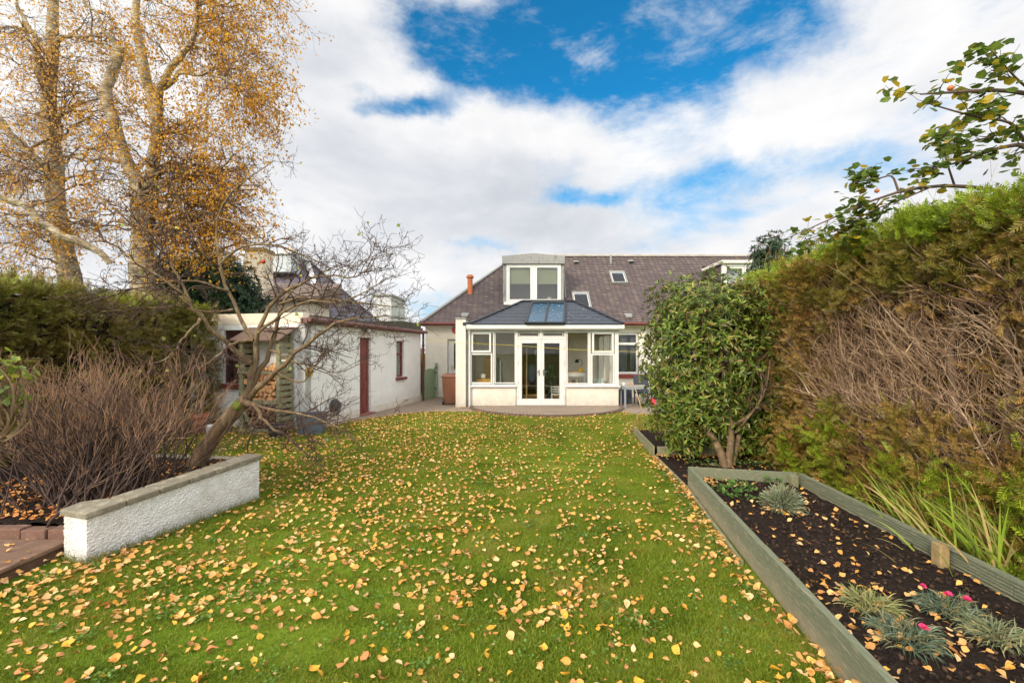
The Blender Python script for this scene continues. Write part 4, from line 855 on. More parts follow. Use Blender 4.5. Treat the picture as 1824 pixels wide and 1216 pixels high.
# door
m = MB(RX); m.box(2.18,2.72,.08,.12,G+.06,1.98)
dr = m.build('door', MAROON, sh)
m = MB(RX)
for (a, b, c, d) in ((2.18,2.27,0,1.98),(2.63,2.72,0,1.98),(2.41,2.49,0,1.3),(2.27,2.63,1.3,1.42),(2.27,2.63,.62,.78),(2.27,2.63,0,.14),(2.27,2.63,1.9,1.98)): m.box(a+.0005,b-.0005,.066,.079,c+(G+.06 if c==0 else 0),d)
m.build('panel_moulding', MAROON, dr)
m = MB(RX); m.cyl((2.66,.064,.95),(2.66,.02,.95),.016,n=8); m.build('handle', BRASS, dr)
m = MB(RX); m.box(2.08,2.82,-.04,.06,1.99,2.13); m.build('lintel', WHITE, sh)
m = MB(RX); m.box(2.12,2.78,-.12,.08,G-.02,G+.05); m.build('doorstep', M('step_maroon','8A5A50','7A4A42',rough=.8,scale=6), sh, bevel=.01)
# side window
m = MB(RX); m.ring(4.23,4.75,.84,1.93,.05,.06,.12); m.box(4.28,4.70,.063,.117,1.52,1.58); ww = m.build('window', MAROON, sh)
m = MB(RX); m.box(4.27,4.71,.09,.097,.88,1.9); m.build('pane', GLASS, ww)
m = MB(RX); m.box(4.27,4.71,.19,.195,.88,1.9); m.build('curtain', M('pale_curtain','9AA092','8A9084'), sh)
m = MB(RX); m.box(4.17,4.82,-.08,.06,.75,.829); m.build('window_sill', MAROON, sh, bevel=.008)
# front window
m = MB(SX); m.ring(-2.09,-1.21,.91,2.09,.07,.06,.13); m.box(-1.9,-1.83,.063,.127,.98,2.02); ww = m.build('window', M('dark_maroon','4E2420','40201C',rough=.5), sh)
m = MB(SX); m.box(-2.03,-1.27,.10,.107,.97,2.03); m.build('pane', GLASS, ww)
m = MB(SX); m.box(-2.18,-1.14,-.10,.06,.79,.899); m.build('window_sill', MAROON, sh, bevel=.008)
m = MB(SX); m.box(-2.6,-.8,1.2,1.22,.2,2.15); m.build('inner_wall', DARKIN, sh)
# wall lamp, meter disc, hose reel
t_ = RX @ Vector((2.35,-.02,2.17)); m = MB(RX); m.box(2.28,2.42,-.14,-.05,2.12,2.22); m.mi=1; m.box(2.30,2.40,-.17,-.141,2.13,2.21); m.cyl((2.5,-.10,2.12),(2.5,-.13,2.05),.03,n=10)
o = m.build('security_lamp', [STEEL, UPVC], base=tuple(t_)); tag(o, 'small grey security lamp above the maroon outbuilding door', 'lamp')
m = MB(RX); m.cyl((.12,-.001,1.17),(.12,-.03,1.17),.11,n=24); m.mi=1; m.cyl((.12,-.0305,1.17),(.12,-.036,1.17),.08,n=24); o = m.build('wall_disc', [BRASS, M('mustard_disc','C0A040','A88A30')], base=tuple(RX@Vector((.12,0,1.17)))); tag(o, 'round mustard yellow plaque on the corner of the outbuilding', 'plaque')
m = MB(RX)
for k in range(3): m.cyl((1.0,-.02-.05*k,.35),(1.0,-.06-.05*k,.35),.16-.03*k,n=20)
o = m.build('hose_reel', M('dark_reel','4A4E52','3A3E42',rough=.5), base=tuple(RX@Vector((1.0,0,.35)))); tag(o, 'dark grey round hose reel low on the outbuilding wall', 'hose reel')
# log store
ls = thing('log_store', tuple(SX@Vector((-.7,-.3,G))), 'slatted timber log store with brown felt roof against the outbuilding', 'log store')
y0, y1, xa, xb = -.47, -.05, -1.22, -.26
for x in (xa, xb-.07):
    for y in (y0, y1-.07): m = MB(SX); m.box(x,x+.07,y,y+.07,G,1.82 if y == y0 else 2.0); m.build('post', TIMBERY, ls)
for x in (xb+.001, xa-.021):
    for k in range(14):
        z = .05+k*.128; m = MB(SX); m.box(x,x+.02,y0-.01,y1,z,z+.085); m.build('side_slat', TIMBERY, ls)
for z, h in ((G+.0,.08),(.53,.08),(1.16,.05)): m = MB(SX); m.box(xa-.03,xb+.02,y0-.03,y0-.001,z,z+h); m.build('front_rail', TIMBERY, ls)
for z in (G+.03,.55): m = MB(SX); m.box(xa+.07,xb-.07,y0+.02,y1,z,z+.025); m.build('floor', TIMBERY, ls)
m = MB(SX); m.beam((xa+.1,y0-.045,.45),(xa+.38,y0-.045,G+.03),.02,.07,up=(0,1,0)); m.build('brace', TIMBERY, ls)
m = MB(SX); m.add([(xa-.15,y0-.12,1.84),(xb+.1,y0-.12,1.84),(xb+.1,-.04,2.12),(xa-.15,-.04,2.12)]+[(xa-.15,y0-.12,1.87),(xb+.1,y0-.12,1.87),(xb+.1,-.04,2.15),(xa-.15,-.04,2.15)], [(0,3,2,1),(4,5,6,7),(0,1,5,4),(1,2,6,5),(2,3,7,6),(3,0,4,7)]); m.build('roof', FELT, ls)
# split logs: wedges
def wedge(seed):
    r = random.Random(seed); a0_ = r.uniform(0,6); sp_ = r.uniform(.9,1.7); n = 5; pts = [(0,0)]+[(math.cos(a0_+sp_*i/n)*r.uniform(.9,1.05), math.sin(a0_+sp_*i/n)*r.uniform(.9,1.05)) for i in range(n+1)]
    cx_ = sum(p[0] for p in pts)/len(pts); cy_ = sum(p[1] for p in pts)/len(pts); pts = [((p[0]-cx_)*.085, (p[1]-cy_)*.085) for p in pts]; k = len(pts)
    me = bpy.data.meshes.new('log'); me.from_pydata([(p[0], -.15+r.uniform(-.004,.004), p[1]) for p in pts]+[(p[0],.15,p[1]) for p in pts], [], [tuple(range(k)), tuple(range(2*k-1,k-1,-1))]+[((i+1)%k, i, k+i, k+(i+1)%k) for i in range(k)])
    me.materials.append(LOGW); return me
wm = [wedge(s) for s in range(8)]; wo = []
for mmm in wm: c_ = mmm.copy(); c_.materials[0] = LOGOLD; wo.append(c_)
def put_logs(z0, z1, ms, label, group, top=None, cat='log'):
    z = z0+.05; row = 0
    while z < z1:
        x = xa+.12+(.05 if row % 2 else 0)
        while x < xb-.09:
            if top is None or z < top(x):
                o = bpy.data.objects.new('split_log', random.choice(ms)); o.matrix_world = SX @ Matrix.Translation((x, y0+.19+random.uniform(-.02,.02), z+random.uniform(-.012,.012))) @ Matrix.Rotation(random.uniform(0,6.28), 4, 'Y') @ Matrix.Scale(random.uniform(.85,1.15), 4)
                COL.objects.link(o); tag(o, label, cat, group)
            x += random.uniform(.095,.115)
        z += .088; row += 1
put_logs(.575, 1.45, wm, 'pale freshly split log stacked on the upper shelf of the log store', 'pale split logs in the log store', top=lambda x: 1.18+.25*max(0,(x-xa-.3)/.66))
put_logs(G+.055, .46, wo, 'dark old split log stacked on the bottom shelf of the log store', 'old split logs in the log store')
# planter box, pots
def tub(name, c, w, d, h, mat, label, cat, rot=0.):
    t = thing(name, (c[0],c[1],G), label, cat); xf = Matrix.Translation((c[0],c[1],G)) @ Matrix.Rotation(rot, 4, 'Z'); m = MB(xf); k = .85
    o_ = [(-w/2*k,-d/2*k,0),(w/2*k,-d/2*k,0),(w/2*k,d/2*k,0),(-w/2*k,d/2*k,0),(-w/2,-d/2,h),(w/2,-d/2,h),(w/2,d/2,h),(-w/2,d/2,h)]
    m.add(o_, [(0,3,2,1),(0,1,5,4),(1,2,6,5),(2,3,7,6),(3,0,4,7)]); m.build('body', mat, t)
    m = MB(xf); m.box(-w/2-.02,w/2+.02,-d/2-.02,-d/2+.03,h-.05,h); m.box(-w/2-.02,w/2+.02,d/2-.03,d/2+.02,h-.05,h); m.box(-w/2-.02,-w/2+.03,-d/2+.03,d/2-.03,h-.05,h); m.box(w/2-.03,w/2+.02,-d/2+.03,d/2-.03,h-.05,h); m.build('rim', mat, t, bevel=.006)
    m = MB(xf); m.box(-w/2+.02,w/2-.02,-d/2+.02,d/2-.02,h-.08,h-.06); m.build('soil', SOIL, t); return t
tub('planter_tub', (-4.15,9.55), .52, .5, .42, GREYP, 'square slate grey plastic tub on the path beside the log store', 'planter', .2)
tub('storage_tub', (-4.65,9.15), .3, .3, .24, M('dark_tub','2E3238','24282C',rough=.5), 'small dark grey tub partly under the lowest bare branches', 'tub', .3)
def pot(name, c, r, h, mat, label, cat):
    o = MB().lathe((c[0],c[1],G), [(r*.72,0),(r*.95,h*.82),(r*1.08,h*.82),(r*1.08,h),(r*.95,h),(r*.85,h*.75),(.01,h*.72)], 20).build(name, mat, base=(c[0],c[1],G)); tag(o, label, cat); return o
pot('terracotta_pot', (-6.5,9.5), .21, .42, M('old_terracotta','A86A50','94583F',rough=.85,scale=6), 'large old terracotta pot by the outbuilding wall', 'pot')
pot('white_bucket', (-6.12,9.35), .10, .2, UPVC, 'small white bucket between the terracotta pot and the grey bucket', 'bucket')
pot('grey_bucket', (-5.92,9.5), .12, .24, M('galvanised','9A9FA2','84898C',rough=.4,metal=.4), 'galvanised grey bucket by the outbuilding wall', 'bucket')

# ------------------------------------------------------------------ gate, bin, line, table
g = thing('garden_gate', (-2.9,16.2,0), 'sage green boarded gate with black hinges between outbuilding and house', 'gate')
ga, gb = Vector((-3.02,15.85,0)), Vector((-2.80,16.95,0)); dg = (gb-ga).normalized()
for k in range(9):
    p = ga.lerp(gb,(k+.5)/9); h_ = .98+.10*math.sin(k*.7)*.4+k*.012
    MB().rbox((p.x,p.y,(h_+G)/2), (.115,.025,h_-G-.06), Matrix.Rotation(math.atan2(dg.y,dg.x),3,'Z')).build('board', GREENP, g, bevel=.003)
MB().box(-2.83,-2.73,16.88,16.98,-.05,1.2).build('gate_post', GREENP, g, bevel=.005)
for z in (.28,.86): MB().rbox((-2.78+.0,16.84,z), (.24,.02,.035), Matrix.Rotation(math.atan2(dg.y,dg.x),3,'Z')).build('hinge', BLACK, g)
MB().box(-2.80,-2.76,16.86,16.878,1.0,1.08).build('latch', BLACK, g)
t = thing('wheelie_bin', (-1.93,14.85,G), 'brown wheelie bin standing behind the white wing wall', 'bin')
bx0, bx1, by0, by1, bh = -2.22,-1.66,14.55,15.15,.90
m = MB(); k=.05; m.add([(bx0+k,by0+k,G+.03),(bx1-k,by0+k,G+.03),(bx1-k,by1-k,G+.03),(bx0+k,by1-k,G+.03),(bx0,by0,G+bh),(bx1,by0,G+bh),(bx1,by1,G+bh),(bx0,by1,G+bh)], [(0,3,2,1),(4,5,6,7),(0,1,5,4),(1,2,6,5),(2,3,7,6),(3,0,4,7)])
m.build('body', BINP, t, bevel=.02)
m = MB(); m.box(bx0-.02,bx1+.02,by0-.02,by1,G+bh-.04,G+bh-.002); m.build('rim', BINP, t, bevel=.008)
m = MB(); m.add([(bx0-.03,by0-.04,G+bh),(bx1+.03,by0-.04,G+bh),(bx1+.03,by1+.05,G+bh),(bx0-.03,by1+.05,G+bh),(bx0+.03,by0+.02,G+bh+.06),(bx1-.03,by0+.02,G+bh+.06),(bx1-.03,by1,G+bh+.08),(bx0+.03,by1,G+bh+.08)], [(0,3,2,1),(4,5,6,7),(0,1,5,4),(1,2,6,5),(2,3,7,6),(3,0,4,7)]); m.build('lid', BINP, t, bevel=.012)
MB().cyl((bx0,by1+.06,G+bh+.02),(bx1,by1+.06,G+bh+.02),.018,n=8).build('handle', BINP, t)
for x in (bx0+.02,bx1-.07): MB().cyl((x,by0+.04,G+.10),(x+.05,by0+.04,G+.10),.10,n=20).build('wheel', BLACK, t)
# washing line
P = resample([at(750,605,14.2),at(842,611,13.6),at(930,616,13.2),at(1010,622,13.0),at(1150,627,12.6),at(1200,626,12.4)], 30)
V, Fq = tubes(P[None], np.full((1,30),.0045), 5); o = npmesh('washing_line', V, Fq, M('yellow_cord','D0C040','C0B038'), base=tuple(P[0])); tag(o, 'thin yellow washing line stretched across in front of the conservatory', 'washing line')
# table, chair, leaning stick, toy
t = thing('garden_table', (3.6,14.0,G), 'grey metal framed garden table beside the right corner of the conservatory', 'table')
ta, tb, tya, tyb, tz = 3.36,4.13,13.75,14.35,.56
MB().box(ta,tb,tya,tyb,tz,tz+.025).build('table_top', TABLET, t, bevel=.004)
m = MB(); m.box(ta+.0,tb,tya+.0,tya+.03,tz-.06,tz-.001); m.box(ta,tb,tyb-.03,tyb,tz-.06,tz-.001); m.box(ta,ta+.03,tya+.03,tyb-.03,tz-.06,tz-.001); m.box(tb-.03,tb,tya+.03,tyb-.03,tz-.06,tz-.001); m.build('frame', TABLEM, t)
for x in (ta,tb-.05):
    for y in (tya,tyb-.05): MB().box(x,x+.05,y,y+.05,G+.012,tz-.061).build('leg', TABLEM, t)
t = thing('rattan_chair', (4.15,14.75,G), 'dark grey rattan garden chair pushed up behind the table', 'chair')
MB().box(3.95,4.45,14.5,15.0,.28,.36).build('seat', DGREY, t, bevel=.02); MB().rbox((4.2,15.0,.60),(.48,.05,.52),Matrix.Rotation(-.12,3,'X')).build('backrest', DGREY, t, bevel=.015)
for x in (3.97,4.40):
    for y in (14.52,14.95): MB().box(x,x+.035,y,y+.035,G+.012,.28).build('leg', DGREY, t)
for x in (3.94,4.43): MB().box(x,x+.04,14.5,15.0,.50,.535).build('arm', DGREY, t, bevel=.01)
t = thing('plastic_crate', (3.65,15.0,G), 'dark blue grey crate on the paving under the back of the garden table', 'crate')
m = MB(); m.box(3.46,3.86,14.8,15.15,G+.015,.36); m.build('body', M('slate_blue','3E4650','343C46',rough=.5), t, bevel=.02); MB().box(3.44,3.88,14.78,15.17,.361,.39).build('lid', M('slate_blue2','464E58','3C444E'), t, bevel=.01)
o = MB().cyl(at(1130.5,688,13.7), (at(1142,727,13.55)[0],13.5,G+.014), .013, n=8).build('garden_cane', M('cane_wood','B8A078','A89068'), base=(3.8,13.55,G)); tag(o, 'pale wooden stick leaning against the garden table', 'stick')
t = thing('toy_slide', (4.35,14.0,G), 'bright blue and pink plastic toy standing beside the garden table', 'toy')
MB().box(4.22,4.34,13.9,14.05,G+.012,.24).build('pink_body', M('toy_pink','E04A5C','D03E50',rough=.4), t, bevel=.02)
MB().lathe((4.28,13.97,.24), [(.07,0),(.075,.12),(.05,.26),(.03,.3)], 14).build('blue_top', M('toy_blue','2A50C0','2048B0',rough=.4), t)
MB().cyl((4.36,13.97,.20),(4.62,13.97,.26),.035,n=10).build('handle', M('toy_blue2','2A60C8','2050B0',rough=.4), t)
for k,(x,z,nm,c) in enumerate(((3.42,.585,'small clear jar standing on the left of the garden table','C8D0D0'),(3.62,.585,'low brown pot standing on the garden table','B08860'))):
    o = MB().lathe((x,14.1,z), [(.035,0),(.045,.05),(.04,.09),(.02,.09)], 12).build('table_pot', M('tp'+str(k),c,c,rough=.3), base=(x,14.1,z)); tag(o, nm, 'pot')

# ------------------------------------------------------------------ neighbours' houses (left)
nh = thing('neighbour_house', (-8,15,0), 'neighbouring cream house with grey slate hipped roof behind the bare tree', 'house')
m = MB(); m.box(-13,-6.25,15.3,22.5,-.1,2.6); m.build('wall', CREAM, nh)
ez = 2.6; ap = (-8.45,18.9,5.42); ap2 = (-11,18.9,5.42)
m = MB(); c_ = [(-6.05,15.0,ez),(-6.05,22.8,ez),(-13.3,15.0,ez),(-13.3,22.8,ez)]; m.add([c_[0],c_[1],c_[2],c_[3],ap,ap2], [(2,0,4,5),(0,1,4),(1,3,5,4),(3,2,5)]); nr_ = m.build('roof', SLATEL, nh)
m = MB(); m.beam(c_[0], ap, .2, .05); m.build('hip_flashing', M('white_hip','D8D8D6','C0C0C0',rough=.6), nr_)
m = MB(); m.beam(c_[1], ap, .16, .05); m.beam(ap, ap2, .16, .06); m.build('ridge', LEAD, nr_)
P = pt(497,462,17.6); m = MB(); m.box(P.x-1.2,P.x+.65,17.2,18.9,4.6,5.25); m.mi=1; m.box(P.x-1.25,P.x+.72,17.1,19.0,5.251,5.35); m.build('dormer', [M('pale_cladding','C8D0D6','B8C0C6'),UPVC], nh)
m = MB(); m.box(-9.0,-8.75,18.3,18.7,5.0,5.75); m.build('chimney', CREAM, nh)
m = MB(); P = pt(455,520,13.6); m.box(-9.6,pt(548,540,13.6).x,13.6,15.2,-.1,3.15); m.build('wing', CREAM, nh)
m = MB(); xr = pt(560,540,13.6).x; m.add([(-9.8,13.4,3.15),(xr,13.4,3.15),(xr,15.8,3.95),(-9.8,15.8,3.95),(-9.8,13.4,3.1),(xr,13.4,3.1),(xr,15.8,3.1)], [(0,1,2,3),(4,5,1,0),(5,6,2,1)]); m.build('wing_roof', BTILE, nh)
m = MB(); m.box(pt(440,540,14.4).x, pt(472,540,14.4).x, 14.3, 14.9, 3.2, 4.75); m.mi=1; m.box(pt(438,540,14.4).x, pt(474,540,14.4).x, 14.25, 14.95, 4.751, 4.85); m.build('chimney', [CREAM, CAPSTONE], nh)
n2 = thing('distant_house', (-7,24,0), 'far pale rendered house end showing above the outbuilding roof', 'house')
m = MB(); m.box(pt(666,540,24).x, pt(697,540,24).x, 24, 27, 0, wz(527,24)); m.build('wall', M('pale_grey_render','C4C6C6','B6B8B8'), n2); m = MB(); m.box(pt(664,540,24).x, pt(699,540,24).x, 23.9, 27.1, wz(527,24)+.002, wz(524,24)+.02); m.build('roof', LEAD, n2)

# ------------------------------------------------------------------ vegetation
# twiggy shrub, left
sb = thing('twiggy_shrub', (-3.9,4.8,.1), 'dense leafless brown twiggy shrub of upright stems behind the white planter wall', 'shrub')
n = 250; base = np.c_[rng.normal(-4.25,.30,n), rng.normal(4.75,.25,n), np.full(n,.1)]; base[:,0] = np.clip(base[:,0],-5.2,-3.75+.3*(base[:,1]-4.2))
d = np.c_[(base[:,0]+4.2)*.6+rng.normal(0,.42,n)+.03, rng.normal(.05,.22,n), np.full(n,1.)]; d = norm(d); Ls = rng.uniform(.7,1.45,n); K=8; Q=[base]; 
for k in range(K-1): d = norm(d+rng.normal(size=d.shape)*.15+np.array([0,0,.05])); Q.append(Q[-1]+d*(Ls/(K-1))[:,None])
P = np.stack(Q,1); Rr = rng.uniform(.004,.013,n)[:,None]*np.linspace(1,.35,K)[None]
P2,R2 = children(P,Rr,4,.42,.45,(0,0,.5),.12,6,.25,1,.6,.4,.0022); P3,R3 = children(P2,R2,3,.17,.5,(0,0,.4),.12,4,.3,1,.7,.5,.0018)
V,Fq = tubes(P,Rr,5); npmesh('stems', V, Fq, STEMD, sb, True)
ab = P2[:,-1,2] > 1.0
V,Fq = merge([tubes(P2[~ab],R2[~ab],3)]); npmesh('branches', V, Fq, STEMD, sb)
V,Fq = tubes(P2[ab],R2[ab],3); npmesh('upper_branches', V, Fq, M('reddish_twig','7C5C48','5E4638',scale=5,c3='96735A'), sb)
V,Fq = tubes(P3,R3,3); npmesh('twigs', V, Fq, STEMT, sb)

# leaning bare tree
bt = thing('leaning_bare_tree', (-4.2,6.1,.05), 'leaning bare fruit tree with crooked knobbly branches in front of the log store', 'tree')
def L3(pts, K=12):    # (px,py,Y,radius)
    return resample([(*at(p[0],p[1],p[2]), p[3]) for p in pts], K)
Yb = 6.1
limbs = [
 [(338,845,6.1,.125),(365,800,6.1,.115),(395,757,6.1,.105),(428,722,6.1,.10),(440,708,6.1,.085)],
 [(436,716,6.1,.085),(442,690,6.1,.062),(450,650,6.1,.056),(456,615,6.1,.052),(461,585,6.1,.040),(470,560,6.1,.034),(490,530,6.0,.032),(520,508,5.9,.028),(556,492,5.8,.022),(600,491,5.7,.012)],
 [(440,708,6.1,.06),(455,684,6.15,.052),(470,652,6.2,.047),(482,622,6.25,.042),(488,588,6.3,.036),(497,548,6.3,.030),(508,522,6.3,.026),(540,500,6.4,.02),(575,488,6.5,.015),(604,470,6.5,.008)],
 [(444,706,6.05,.055),(462,688,6.0,.046),(490,664,5.95,.042),(520,636,5.9,.038),(555,603,5.85,.033),(580,580,5.8,.026),(620,568,5.7,.018),(690,562,5.6,.008)],
 [(447,645,6.1,.045),(422,628,6.0,.042),(399,612,5.9,.040),(378,589,5.8,.036),(358,568,5.7,.032),(340,538,5.6,.026),(300,500,5.5,.018),(240,470,5.4,.010)],
 [(457,610,6.1,.042),(434,578,6.15,.038),(414,553,6.2,.034),(405,518,6.25,.030),(393,473,6.3,.026),(384,444,6.3,.022),(380,400,6.3,.018),(396,350,6.3,.014),(440,318,6.3,.010),(490,285,6.3,.006)],
 [(393,470,6.3,.022),(417,446,6.3,.022),(444,434,6.2,.021),(488,435,6.1,.018),(524,447,6.0,.015),(553,461,5.9,.012),(600,482,5.8,.007)],
 [(500,540,6.3,.026),(530,530,6.2,.022),(568,530,6.1,.019),(620,536,6.0,.015),(680,544,5.9,.011),(726,550,5.8,.006)],
 [(460,595,6.1,.03),(480,574,6.0,.026),(520,545,5.9,.022),(556,530,5.8,.018),(600,545,5.7,.013),(650,520,5.6,.010),(700,490,5.6,.006)],
 [(600,491,5.7,.014),(630,495,5.65,.012),(660,478,5.6,.010),(672,452,5.6,.006)],
 [(436,716,6.0,.05),(448,722,5.9,.036),(466,733,5.8,.030),(472,755,5.7,.026),(500,772,5.6,.02),(540,800,5.5,.010)],
 [(440,714,6.0,.045),(456,726,5.9,.026),(500,730,5.8,.022),(540,738,5.7,.016),(590,752,5.6,.011),(640,786,5.5,.006)],
 [(452,605,6.0,.034),(420,606,5.9,.028),(400,622,5.8,.022),(380,640,5.7,.016),(350,660,5.6,.010)],
 [(384,444,6.3,.020),(372,470,6.2,.016),(340,400,6.1,.014),(310,340,6.0,.011),(295,290,6.0,.006)],
 [(405,518,6.2,.026),(360,500,6.0,.02),(300,500,5.8,.016),(220,520,5.6,.012),(150,540,5.4,.006)],
 [(414,553,6.2,.026),(380,560,6.0,.02),(330,545,5.8,.016),(260,548,5.6,.012),(180,555,5.4,.006)],
 [(358,568,5.7,.026),(330,600,5.5,.018),(300,640,5.3,.013),(270,648,5.2,.006)],
 [(482,622,6.2,.026),(520,645,6.1,.016),(560,650,6.0,.013),(600,668,5.9,.009),(640,648,5.9,.005)],
 [(490,664,5.95,.022),(540,690,5.9,.014),(570,640,5.9,.010),(610,600,5.8,.008),(640,578,5.8,.004)],
 [(380,400,6.3,.018),(340,380,6.2,.014),(270,350,6.1,.012),(200,330,6.0,.009),(130,300,6.0,.005)],
 [(340,538,5.6,.022),(300,460,5.6,.016),(255,400,5.6,.012),(200,370,5.6,.006)],
]
A = np.array([L3(l,14) for l in limbs]); P0 = A[...,:3]; R0 = A[...,3].copy()*.72; R0[0]*=1.25; P0[1:] += rng.normal(size=P0[1:].shape)*np.minimum(R0[1:],.03)[...,None]*.6
V,Fq = tubes(P0[:4],R0[:4],10); npmesh('trunk', V, Fq, BARKA, bt, True)
V,Fq = tubes(P0[4:],R0[4:],8); npmesh('limbs', V, Fq, BARKA, bt, True)
Pa,Ra = children(P0[1:],np.minimum(R0[1:],.016),11,.6,.75,(.12,0,.25),.28,8,.3,1,.65,.35,.003)
Pb,Rb = children(Pa,Ra,6,.28,.85,(0,0,.35),.38,6,.2,1,.7,.5,.0025)
Pc,Rc = children(Pb,Rb,3,.09,.9,(0,0,.4),.35,4,.2,1,.85,.8,.0026)
V,Fq = merge([tubes(Pa,Ra,5),tubes(Pb,Rb,4)]); npmesh('branches', V, Fq, TWIGA, bt, True)
V,Fq = tubes(Pc,Rc,3); npmesh('spurs', V, Fq, TWIGA, bt)
# moss on the elbow and a few last leaves, a red fruit
m = MB(); m.lathe(at(421,722,5.98), [(.03,-.06),(.055,-.02),(.05,.03),(.02,.06)], 12); m.build('moss', M('moss','7A8A28','5E6E1C',rough=1,bump=1,bscale=80), bt, smooth=True)
pos = Pb[rng.choice(len(Pb),45)][:,-1]; X_,Y_,Z_ = frames(np.array([0,0,-1.])+rng.normal(size=pos.shape)*.5); V,Fq = scatter(LEAF_V,LEAF_F,pos,rng.uniform(.04,.07,len(pos)),X_,Y_,Z_); npmesh('last_leaves', V, Fq, YGREEN, bt)
m = MB(); m.lathe(at(469,466,6.1), [(.005,-.03),(.028,-.015),(.03,.005),(.018,.025),(.004,.022)], 12); m.build('apple', M('red_fruit','B03A28','A03020',rough=.3), bt, smooth=True)
# thicket of low twigs on the lawn side (prunings)
n=42; b0_=np.array([at(rng.uniform(455,600),rng.uniform(738,765),rng.uniform(7.6,9.2)) for _ in range(n)]); dd_=norm(np.c_[rng.normal(.3,.8,n),rng.normal(0,.4,n),rng.uniform(.0,.9,n)]); Q=[b0_]
for k in range(6): dd_=norm(dd_+rng.normal(size=dd_.shape)*.1); Q.append(Q[-1]+dd_*(rng.uniform(.5,1.1,n)/6)[:,None])
P=np.stack(Q,1); P[...,2]=np.maximum(P[...,2],G+.02); Rr=np.full((n,1),.006)*np.linspace(1,.4,7)[None]; Pp,Rp=children(P,Rr,3,.3,.6,(0,0,.1),.15,5,.2,1,.7,.5,.002)
V,Fq=merge([tubes(P,Rr,4),tubes(Pp,Rp,3)]); tag(npmesh('cut_twigs', V, Fq, TWIGA), 'heap of thin grey pruned twigs spread across the grey tubs', 'twigs', kind='stuff')

# ---------------- birches
def birch(name, trunk_limbs, anchors, leafmat, dens, label, tip):
    t = thing(name, tip, label, 'tree')
    A = np.array([L3(l,22) for l in trunk_limbs]); P0=A[...,:3]; R0=A[...,3].copy()*.64; P0[:,1:-1] += rng.normal(size=P0[:,1:-1].shape)*.05; P0[:,1:-1]=(P0[:,:-2]+2*P0[:,1:-1]+P0[:,2:])/4; R0*=1+rng.normal(size=R0.shape)*.05
    V,Fq = tubes(P0,R0,12); npmesh('trunk', V, Fq, BARKB, t, True)
    Sk=P0[:,3:].reshape(-1,3); Sr=R0[:,3:].ravel()
    An = []
    for (px,py,Y,rx,ry,ryd,k) in anchors:
        u = rng.normal(size=(k,3)); u = norm(u)*(rng.uniform(0,1,(k,1))**.4)
        An.append(np.array([at(px+a*rx,py+b*ry,Y+c*ryd) for a,b,c in u]))
    An = np.concatenate(An); Pm,Rm = reach(Sk,Sr,An,10,.18,.09)
    P1,R1 = children(Pm,Rm,8,.9,.7,(0,0,-.35),.18,7,.25,1,.6,.3,.004)
    P2,R2 = children(P1,R1,4,.5,.7,(0,0,-.9),.16,6,.25,1,.6,.5,.0028)
    V,Fq = tubes(Pm,Rm,6); npmesh('limbs', V, Fq, M('birch_limb','8A7460','6A5646',scale=4,c3='A08C74'), t, True)
    V,Fq = merge([tubes(P1,R1,4),tubes(P2,R2,3)]); npmesh('twigs', V, Fq, TWIGB, t)
    k = dens; i_ = rng.integers(0,len(P2),int(len(P2)*k)); j = rng.integers(1,6,len(i_)); pos = P2[i_,j]+rng.normal(size=(len(i_),3))*.045
    X_,Y_,Z_ = frames(np.array([0,0,-1.])+rng.normal(size=pos.shape)*.7); V,Fq = scatter(LEAF_V if False else DIA_V, DIA_F, pos, rng.uniform(.035,.072,len(pos)), X_,Y_,Z_)
    npmesh('leaves', V, Fq, leafmat, t); return t
birch('golden_birch', [
 [(262,640,10,.42),(258,560,10,.38),(256,480,10,.34),(254,400,10,.33),(250,345,10,.28),(236,310,10,.22),(221,284,10,.19),(200,230,10,.17),(192,160,10,.165),(208,110,10,.16),(216,84,10,.15)],
 [(256,420,10,.27),(268,345,10.1,.22),(278,280,10.1,.19),(281,200,10.1,.18),(262,150,10.1,.16),(248,90,10.1,.14),(244,20,10.1,.12),(250,-80,10.2,.08),(255,-200,10.3,.03)],
 [(280,210,10.1,.15),(284,165,10,.13),(300,130,9.9,.11),(330,100,9.8,.10),(344,75,9.8,.085),(348,20,9.8,.06),(356,-60,9.8,.03)],
 [(212,100,10,.08),(196,70,9.9,.06),(170,30,9.8,.045),(146,0,9.8,.035),(130,-60,9.8,.02)],
 [(284,160,10,.09),(320,130,9.8,.06),(370,128,9.6,.045),(420,150,9.5,.02)]],
 [(410,110,9.8,80,90,1.3,16),(445,170,9.6,45,60,1.,13),(390,330,9.6,75,70,1.2,17),(350,240,9.6,70,70,1.2,11),(430,340,9.6,42,60,.8,8),(310,60,10,90,70,1.4,8),(500,5,9.6,40,25,.6,3),(240,100,10.5,100,130,1.4,8),(190,260,9.6,90,120,1.,7),(300,400,9.8,100,50,1.,6),(330,-60,10,170,60,1.5,10),(390,25,9.8,60,40,.9,6),(440,420,9.6,50,40,.8,6),(350,420,9.7,70,50,1.,6),(100,350,9.8,110,90,1.,7)],
 GOLD, 6.8, 'birch with forked pale trunk and dense golden leaves on its right side', (-7.9,10,G))
